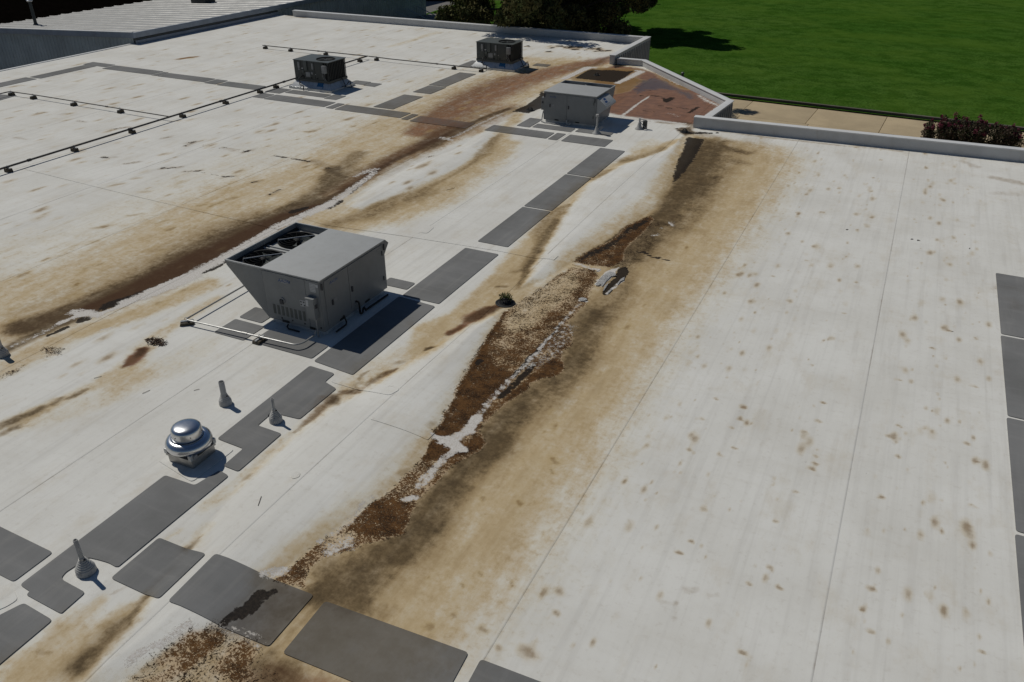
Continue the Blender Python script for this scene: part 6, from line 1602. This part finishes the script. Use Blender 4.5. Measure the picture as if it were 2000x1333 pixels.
# ------------------------------------------------------------------ pipes on blocks
def round_path(pts, r=0.12):
    out = [Vector(pts[0])]
    for i in range(1, len(pts) - 1):
        p0, p1, p2 = Vector(pts[i - 1]), Vector(pts[i]), Vector(pts[i + 1])
        a_, b_ = p0 - p1, p2 - p1
        if a_.angle(b_, math.pi) > 2.9:
            out.append(p1); continue
        ra = min(r, a_.length * .4, b_.length * .4)
        A_, B_ = p1 + a_.normalized() * ra, p1 + b_.normalized() * ra
        for tt in (0, .33, .67, 1): out.append(A_ * (1 - tt) ** 2 + p1 * 2 * tt * (1 - tt) + B_ * tt * tt)
    out.append(Vector(pts[-1]))
    return out
def pipe_run(name, label, cat, pts, z, r, mat, fittings=True, group=None):
    t = thing(name, label, cat, (pts[0][0], pts[0][1], 0), 0, group)
    o = Vector((pts[0][0], pts[0][1], 0))
    P = [Vector((p[0], p[1], p[2] if len(p) > 2 else z)) - o for p in pts]
    b = bmesh.new(); tube(b, round_path(P), r, 8); obj("pipe", b, mat, t)
    if fittings:
        tot = 0
        for p, q in zip(P, P[1:]):
            L = (q - p).length
            if L > 2.5:
                c = p.lerp(q, 0.55); d = (q - p).normalized()
                b = bmesh.new(); tube(b, [c - d * 0.06, c + d * 0.06], r * 1.45, 8); obj("coupling", b, mat, t)
    return t
pm = [(-25.66, y) for y in (9.0, 14.6, 18.3, 22.8, 27.7, 31.0, 36.14)]
pipe_run("gas_pipe", "long dark gas pipe running past the left dark unit over the white sheets", "pipe", pm, 0.17, 0.034, M['pipe_dark'], True, "gas pipes on blocks")
pipe_run("gas_pipe", "dark gas pipe behind the left dark unit with an open forked end", "pipe", [(-32.62, 36.19), (-25.70, 36.14)], 0.17, 0.026, M['pipe_dark'], True, "gas pipes on blocks")
pipe_run("gas_pipe", "dark gas pipe leading across to the far dark unit", "pipe", [(-25.60, 36.14), (-25.17, 36.12), (-24.2, 36.03), (-19.13, 35.95, .17), (-18.93, 36.1, .12), (-18.91, 36.42, .1)], 0.17, 0.026, M['pipe_dark'], True, "gas pipes on blocks")
pipe_run("gas_pipe", "thin dark pipe branching left from the long gas pipe", "pipe", [(-35.1, 18.0), (-35.15, 22.86), (-33.5, 22.9), (-25.70, 22.74)], 0.17, 0.024, M['pipe_dark'], True, "gas pipes on blocks")
pipe_run("conduit", "pale conduit around the near corner of the large two fan unit", "conduit", [(-12.845, 12.74), (-12.845, 10.70), (-12.80, 10.66), (-10.05, 10.81), (-9.95, 10.95), (-9.94, 11.30), (-9.94, 11.36, 0.2)], 0.12, 0.018, M['conduit'], True)

def support(x, y, rz, label, zt, small=False, group="pipe support blocks"):
    t = thing("pipe_support", label, "support block", (x, y, 0.006), rz, group)
    a_, b_ = (0.13, 0.075) if not small else (0.15, 0.09)
    h = max(0.05, zt - 0.06)
    bm = bmesh.new(); prism(bm, [(-a_, 0), (a_, 0), (a_ * 0.8, h), (-a_ * 0.8, h)], 'y', -b_, b_)
    obj("block", bm, M['wood'], t, 0.012)
    obj("strut", Bx(-a_ * .85, a_ * .85, -0.022, 0.022, h + 0.001, h + 0.022), M['galv'], t)
    bm = bmesh.new(); tube(bm, [(-0.03, 0, h + 0.02), (-0.034, 0, zt), (-0.018, 0, zt + 0.034), (0.018, 0, zt + 0.034), (0.034, 0, zt), (0.03, 0, h + 0.02)], 0.006, 5)
    obj("clamp", bm, M['galv'], t)
NM = ("leftmost", "second", "third", "fourth", "fifth", "sixth", "last")
for i, y in enumerate((15.85, 18.35, 20.85, 23.35, 25.75, 27.88, 28.95)):
    support(-25.66, y, 0, "dark block under the long gas pipe, %s from the picture's left edge" % ("first", "second", "third", "fourth", "fifth", "sixth", "seventh")[i], 0.17)
for i, x in enumerate((-35.1, -33.7, -31.15, -28.45)):
    support(x, 22.86 if i < 2 else 22.80, R_(90), "dark block under the thin left branch pipe, %s" % ("at its corner", "second from its corner", "third from its corner", "nearest the long gas pipe")[i], 0.17)
for i, (x, y, d) in enumerate(((-32.45, 36.19, "at the forked pipe end behind the left dark unit"), (-30.7, 36.18, "next to the forked pipe end"), (-28.35, 36.17, "just above the left dark unit"), (-25.66, 35.45, "at the pipe corner right of the left dark unit"),
                               (-25.1, 36.12, "just right of the pipe corner"), (-20.45, 35.97, "short of the far dark unit"), (-18.95, 36.0, "in front of the far dark unit's curb"))):
    support(x, y, R_(90) if i != 3 else 0, "dark block under gas pipe, " + d, 0.17)
support(-12.84, 10.68, R_(40), "dark block at the outer corner of the pale conduit", 0.12, True)
support(-10.93, 10.77, R_(90), "brown block under the pale conduit before the large unit", 0.12, True)

# ------------------------------------------------------------------ debris and torn membrane
def litter(name, label, cat, x, y, rx, ry, n, mat, sticks=20, sz=0.03):
    t = thing(name, label, cat, (x, y, 0.003))
    b = bmesh.new()
    for k in range(n):
        a_ = rng.random() * 6.28; q = rng.random() ** 0.6
        c = Vector((q * rx * math.cos(a_), q * ry * math.sin(a_), (1 - q) * 0.03 + 0.004 + rng.random() * .015))
        d = Vector((rng.gauss(0, 1), rng.gauss(0, 1), rng.gauss(0, .4))).normalized() * sz * rng.uniform(.5, 1.3)
        e_ = Vector((-d.y, d.x, rng.gauss(0, .01))) * .4
        b.faces.new([b.verts.new(c - d), b.verts.new(c + e_), b.verts.new(c + d), b.verts.new(c - e_)])
    tag(obj("leaves", b, mat, t, smooth=False), kind="stuff")
    b = bmesh.new()
    for k in range(sticks):
        a_ = rng.random() * 6.28; q = rng.random() ** 0.7
        c = Vector((q * rx * math.cos(a_), q * ry * math.sin(a_), 0.012 + .02 * (1 - q)))
        d = Vector((rng.gauss(0, 1), rng.gauss(0, 1), rng.gauss(0, .15))).normalized() * rng.uniform(.04, .13)
        tube(b, [c - d, c + Vector((rng.gauss(0, .012), rng.gauss(0, .012), .006)), c + d], 0.004, 4)
    tag(obj("twigs", b, M['litter'], t), kind="stuff")
litter("leaf_litter", "clump of dead leaves and twigs caught beside a rusty stain left of the large unit", "debris", -12.84, 9.82, 0.27, 0.13, 150, M['litter'], 40)
litter("leaf_litter", "small scatter of dark debris below the torn strip at left", "debris", -14.45, 8.66, 0.20, 0.14, 70, M['litter'], 8, 0.018)
bm = bmesh.new()
def flap(bm, outline, lift):
    vs = [bm.verts.new((x, y, z)) for x, y, z in outline]
    bm.faces.new(vs)
    bmesh.ops.triangulate(bm, faces=bm.faces[:])
t = thing("torn_membrane", "torn curled white membrane around a black hole in the brown valley", "torn sheet", (TORN[0], TORN[1], 0.0))
for poly_, hz in TORN_FLAPS:
    bm = bmesh.new()
    c = Vector((sum(p[0] for p in poly_) / len(poly_), sum(p[1] for p in poly_) / len(poly_)))
    n = len(poly_)
    ctr = bm.verts.new((c.x - TORN[0], c.y - TORN[1], hz + 0.012))
    ring = [bm.verts.new((p[0] - TORN[0], p[1] - TORN[1], 0.012 + hz * (0.4 + 0.9 * rng.random()))) for p in poly_]
    for i in range(n): bm.faces.new((ctr, ring[i], ring[(i + 1) % n]))
    r_ = bmesh.ops.solidify(bm, geom=bm.faces[:], thickness=0.004)
    obj("flap", bm, M['torn'], t)
# single sticks on the white sheets
for lab, x0, y0, x1, y1 in STICKS:
    b = bmesh.new()
    mx, my = (x0 + x1) / 2, (y0 + y1) / 2
    tube(b, [(x0 - mx, y0 - my, 0.004), (rng.uniform(-.01, .01), rng.uniform(-.01, .01), 0.007), (x1 - mx, y1 - my, 0.004)], 0.004, 5)
    tag(obj("twig", b, M['litter'], loc=(mx, my, 0.004 + float(relief(np.array([mx]), np.array([my]))[0]))), lab, "twig", "loose twigs on the roof")

# ------------------------------------------------------------------ neighbouring metal building and brown roofed building
mb = thing("metal_building", "low metal building with a grey ribbed roof and blue grey fascia", "building", (-40.6, 34.2, GZ))
o_ = Vector((-40.6, 34.2, GZ))
def loc(bm):
    for v_ in bm.verts: v_.co -= o_
    return bm
E0, E1, YN, YF = 0.56, -0.10, 34.1, 66.0     # eave height, ridge height, near and far ends
XE, XR = -40.0, -54.0
bm = bmesh.new()
rows = int((YF - YN) / 0.30)
for k in range(rows + 1):
    y = YN + k * (YF - YN) / rows
    if k < rows:
        y2 = YN + (k + 1) * (YF - YN) / rows
        rh = 0.035 if k % 3 == 0 else 0.010
        prof = [(y, 0), (y + 0.05, rh), (y + 0.11, rh), (y + 0.16, 0)]
        pts = prof + [(y2, 0)]
        prev = None
        for yy, dz in pts:
            a_ = bm.verts.new((XE, yy, E0 + dz)); b_ = bm.verts.new((XR - (0.12 if k % 3 == 0 else 0.0), yy, E1 + dz))
            if prev: bm.faces.new((prev[0], a_, b_, prev[1]))
            prev = (a_, b_)
obj("roof", loc(bm), M['metalroof'], mb, smooth=False)
def rz(x): return E0 + (E1 - E0) * (XE - x) / (XE - XR)
def ribbed_wall(name, p0, p1, z0, ztop, out, mat, pitch=0.3):
    b = bmesh.new()
    p0, p1 = Vector(p0), Vector(p1)
    L = (p1 - p0).length; d = (p1 - p0) / L; n_ = Vector(out)
    prev = None
    k = 0
    xs_ = []
    while k * pitch < L:
        x = k * pitch
        xs_ += [(x, 0), (x + pitch * .55, 0), (x + pitch * .62, .03), (x + pitch * .93, .03)]
        k += 1
    for x, dz in xs_:
        if x > L: break
        q = p0 + d * x + n_ * dz
        a_ = b.verts.new((q.x, q.y, z0)); c_ = b.verts.new((q.x, q.y, ztop(q.x)))
        if prev: b.faces.new((prev[0], a_, c_, prev[1]))
        prev = (a_, c_)
    return obj(name, loc(b), mat, mb, smooth=False)
ribbed_wall("wall", (XR + 0.1, YN + 0.12), (XE - 0.16, YN + 0.12), GZ - 0.3, lambda x: rz(x) - 0.24, (0, -1), M['metalwall'])
ribbed_wall("wall", (XE - 0.12, YN + 0.05), (XE - 0.12, YF - 0.05), GZ - 0.3, lambda x: E0 - 0.28, (1, 0), M['metalwall'])
obj("fascia", loc(Bx(XE - 0.06, XE + 0.05, YN - 0.05, YF, E0 - 0.24, E0 + 0.05)), M['fascia'], mb, 0.012)
b = bmesh.new(); prism(b, [(XE - 0.061, E0 - 0.24), (XE - 0.061, E0 + 0.05), (XR, E1 + 0.05), (XR, E1 - 0.24)], 'y', YN - 0.05, YN + 0.07)
obj("fascia", loc(b), M['fascia'], mb, 0.012)
b = bmesh.new(); prism(b, [(XE - 0.061, E0 + 0.052), (XE - 0.061, E0 + 0.085), (XR, E1 + 0.085), (XR, E1 + 0.052)], 'y', YN - 0.07, YN + 0.09)
obj("rake_trim", loc(b), M['coping'], mb)
obj("flashing", loc(Bx(XE + 0.052, XE + 0.12, YN + 0.0, 46.3, -0.02, 0.20)), M['fascia'], mb, 0.01)
obj("flashing", loc(Bx(XE - 0.11, XE + 0.062, YN + 0.0, 46.3, 0.203, 0.30)), M['unit_dark'], mb, 0.01)
fl = thing("flue_pipe", "dark flue pipe with a bright cap standing on the grey ribbed roof", "flue", (-50.75, 36.0, 0.06))
b = bmesh.new(); lathe(b, [(0.16, -0.05), (0.16, 0.02), (0.10, 0.10), (0.09, 1.35)], 20); obj("pipe", b, M['unit_dark'], fl)
b = bmesh.new(); lathe(b, [(0.10, 1.352), (0.19, 1.40), (0.19, 1.45), (0.05, 1.56)], 20); obj("cap", b, M['alu'], fl)
bx_ = thing("roof_hatch", "dark green box on the far part of the grey ribbed roof", "roof box", (-47.9, 47.6, 0.16))
obj("box", Bx(-0.7, 0.7, -0.5, 0.5, 0.0, 0.65), M['unit_dark'], bx_, 0.02)
obj("lid", Bx(-0.76, 0.76, -0.56, 0.56, 0.652, 0.72), M['unit_darktop'], bx_, 0.02)
# lean-to canopy at the far end of the metal building
obj("canopy", loc(Bx(-39.95, -37.9, 59.5, 66.4, -2.62, -2.45)), M['asphalt'], mb, 0.02)
for y_ in (60.2, 65.8):
    obj("post", loc(Bx(-38.15, -38.03, y_, y_ + 0.12, GZ - 0.2, -2.622)), M['metalwall'], mb)
for y_ in (61.3, 63.0, 64.7):
    b = bmesh.new(); tube(b, [(-38.1, y_, -2.44), (-39.99, y_ - 0.4, -1.6)], 0.04, 6); obj("tie_rod", loc(b), M['metalwall'], mb)
bb = thing("brown_roofed_building", "building with a plain near black brown roof behind the grey ribbed roof", "building", (-54.6, 32, GZ))
b = bmesh.new()
def loc2(bm):
    for v_ in bm.verts: v_.co -= Vector((-54.6, 32, GZ))
    return bm
prism(b, [(-54.5, -0.45), (-67, 4.6), (-80, -0.45)], 'y', 33.2, 92)
obj("roof", loc2(b), M['brownroof'], bb)
obj("wall", loc2(Bx(-79.6, -54.9, 34.5, 91.5, GZ - 0.3, -0.46)), M['wall'], bb)

# ------------------------------------------------------------------ trees and shrubs
def quads_mesh(name, C, D, E_, mat, parent, kind=None):
    n = len(C)
    co = np.stack([C - D, C + E_, C + D, C - E_], 1).reshape(-1, 3).astype(np.float32)
    f = np.arange(4 * n, dtype=np.int32)
    me = bpy.data.meshes.new(name)
    me.vertices.add(4 * n); me.vertices.foreach_set("co", co.ravel())
    me.loops.add(4 * n); me.loops.foreach_set("vertex_index", f)
    me.polygons.add(n); me.polygons.foreach_set("loop_start", np.arange(0, 4 * n, 4, dtype=np.int32))
    me.update(calc_edges=True)
    me.materials.append(mat)
    return link(bpy.data.objects.new(name, me), parent)

def leafy(center, clumps, per, cr, size, mat, parent, name="crown", flat=0.7, asp=0.4):
    C = []
    for c, r in clumps:
        d = nrng.normal(size=(per, 3)); d /= np.linalg.norm(d, axis=1)[:, None]
        rad = r * nrng.random(per)[:, None] ** 0.45
        p = d * rad; p[:, 2] *= flat
        C.append(p + np.array(c))
    C = np.concatenate(C)
    n = len(C)
    D = nrng.normal(size=(n, 3)); D /= np.linalg.norm(D, axis=1)[:, None]
    q = nrng.normal(size=(n, 3)); E_ = np.cross(D, q); E_ /= np.linalg.norm(E_, axis=1)[:, None] + 1e-9
    s_ = size * nrng.uniform(.6, 1.4, n)[:, None]
    return quads_mesh(name, C, D * s_, E_ * s_ * asp, mat, parent)

def tree(label, base, Ht, rad, z0, nlimb, mat, seed, per=420, size=0.17, lean=(0, 0), group="trees beyond the far parapet", squash=1.0, ncl=3):
    rr = random.Random(seed)
    t = thing("tree", label, "tree", (base[0], base[1], GZ), 0, group)
    b = bmesh.new()
    r0 = Ht * 0.028
    trunk = [(0, 0, -0.3)] + [(lean[0] * k / 6 + rr.gauss(0, .06), lean[1] * k / 6 + rr.gauss(0, .06), Ht * 0.85 * k / 6) for k in range(1, 7)]
    tube(b, trunk, r0, 10, True, r0 * 0.25)
    clumps = []
    lb = bmesh.new()
    for k in range(nlimb):
        f = (k + rr.random()) / nlimb
        z = z0 + (Ht * 0.92 - z0) * f
        a_ = k * 2.4 + rr.random()
        ext = rad * (1.0 - 0.55 * max(0, f - 0.45) / 0.55) * rr.uniform(.62, 1.08) * (0.75 + 0.25 * min(1, f / .2))
        p0 = Vector((lean[0] * z / Ht, lean[1] * z / Ht, max(z - ext * 0.22, 0.6)))
        end = Vector((p0.x + ext * math.cos(a_), p0.y + ext * math.sin(a_) * squash, z + rr.uniform(-.1, .12) * ext))
        mid = p0.lerp(end, .5) + Vector((0, 0, 0.1 * ext))
        tube(lb, [p0, mid, end], r0 * 0.32, 6, True, r0 * 0.07)
        for m in range(ncl):
            q = rr.uniform(.45, 1.02)
            c = p0.lerp(end, q) + Vector((rr.gauss(0, .5), rr.gauss(0, .5), rr.gauss(0, .35) + .15))
            clumps.append(((c.x, c.y, c.z), rr.uniform(.55, 1.15)))
            tube(lb, [p0.lerp(end, q * .8), c], r0 * 0.1, 4, True, r0 * 0.04)
    clumps.append(((lean[0] * .9, lean[1] * .9, Ht * .93), 1.1))
    obj("trunk", b, M['bark'], t)
    obj("limbs", lb, M['bark'], t)
    leafy(None, clumps, per, 1, size, mat, t)
    return t
tree("big dark evergreen tree close behind the far parapet, shading the roof corner", (-22.3, 51.6), 13.0, 6.6, 4.2, 60, M['needle'], 5, 520, 0.14)
tree("dark evergreen tree standing farther back on the lawn, right of the thick trunk", (-26.4, 76.2), 12.5, 6.2, 2.6, 52, M['needle'], 9, 520, 0.16)
tree("olive green bushy tree at the left side of the dark evergreens", (-32.6, 60.0), 5.4, 1.9, 0.6, 22, M['leaf'], 14, 420, 0.11)
tree("low dark tree directly over the far parapet at the parapet's corner", (-22.4, 58.2), 7.0, 3.4, 0.8, 28, M['needle'], 21, 460, 0.15)

# flowering shrub beyond the near parapet
sh = thing("flowering_shrub", "wide shrub with dark pink blossoms on the concrete behind the near parapet", "shrub", (3.3, 45.3, GZ))
rr = random.Random(3)
cl, fl_, b = [], [], bmesh.new()
for k in range(86):
    x = rr.uniform(-2.15, 2.15); y = rr.gauss(0, .38)
    top = 2.35 - 0.10 * abs(x) ** 1.5 + rr.uniform(-.35, .25)
    tube(b, [(x * .55, y * .5, -0.05), (x * .9, y * .9, top * .55), (x, y, top)], 0.02, 5, True, 0.006)
    for z in (top * .45, top * .62, top * .8, top * .93):
        cl.append(((x * (0.75 + .25 * z / top) + rr.gauss(0, .06), y + rr.gauss(0, .1), z), 0.20))
    if rr.random() < .85:
        fl_.append(((x + rr.gauss(0, .03), y, top + rr.uniform(-.12, .08)), rr.uniform(.06, .13)))
obj("stems", b, M['bark'], sh)
leafy(None, cl, 70, 1, 0.055, M['shrubleaf'], sh, "foliage", 1.0, 0.45)
leafy(None, fl_, 70, 1, 0.030, M['flower'], sh, "blossoms", 1.2, 0.7)

# marker post on the lawn
ps = thing("marker_post", "short dark post on the lawn beyond the rusty roof corner", "post", (-14.2, 56.6, GZ))
b = bmesh.new(); lathe(b, [(0.09, -0.1), (0.09, 0.9), (0.06, 0.95)], 14); obj("post", b, M['unit_dark'], ps)
b = bmesh.new(); lathe(b, [(0.11, 0.952), (0.11, 1.05), (0.05, 1.10)], 14); obj("cap", b, M['unit_darktop'], ps)
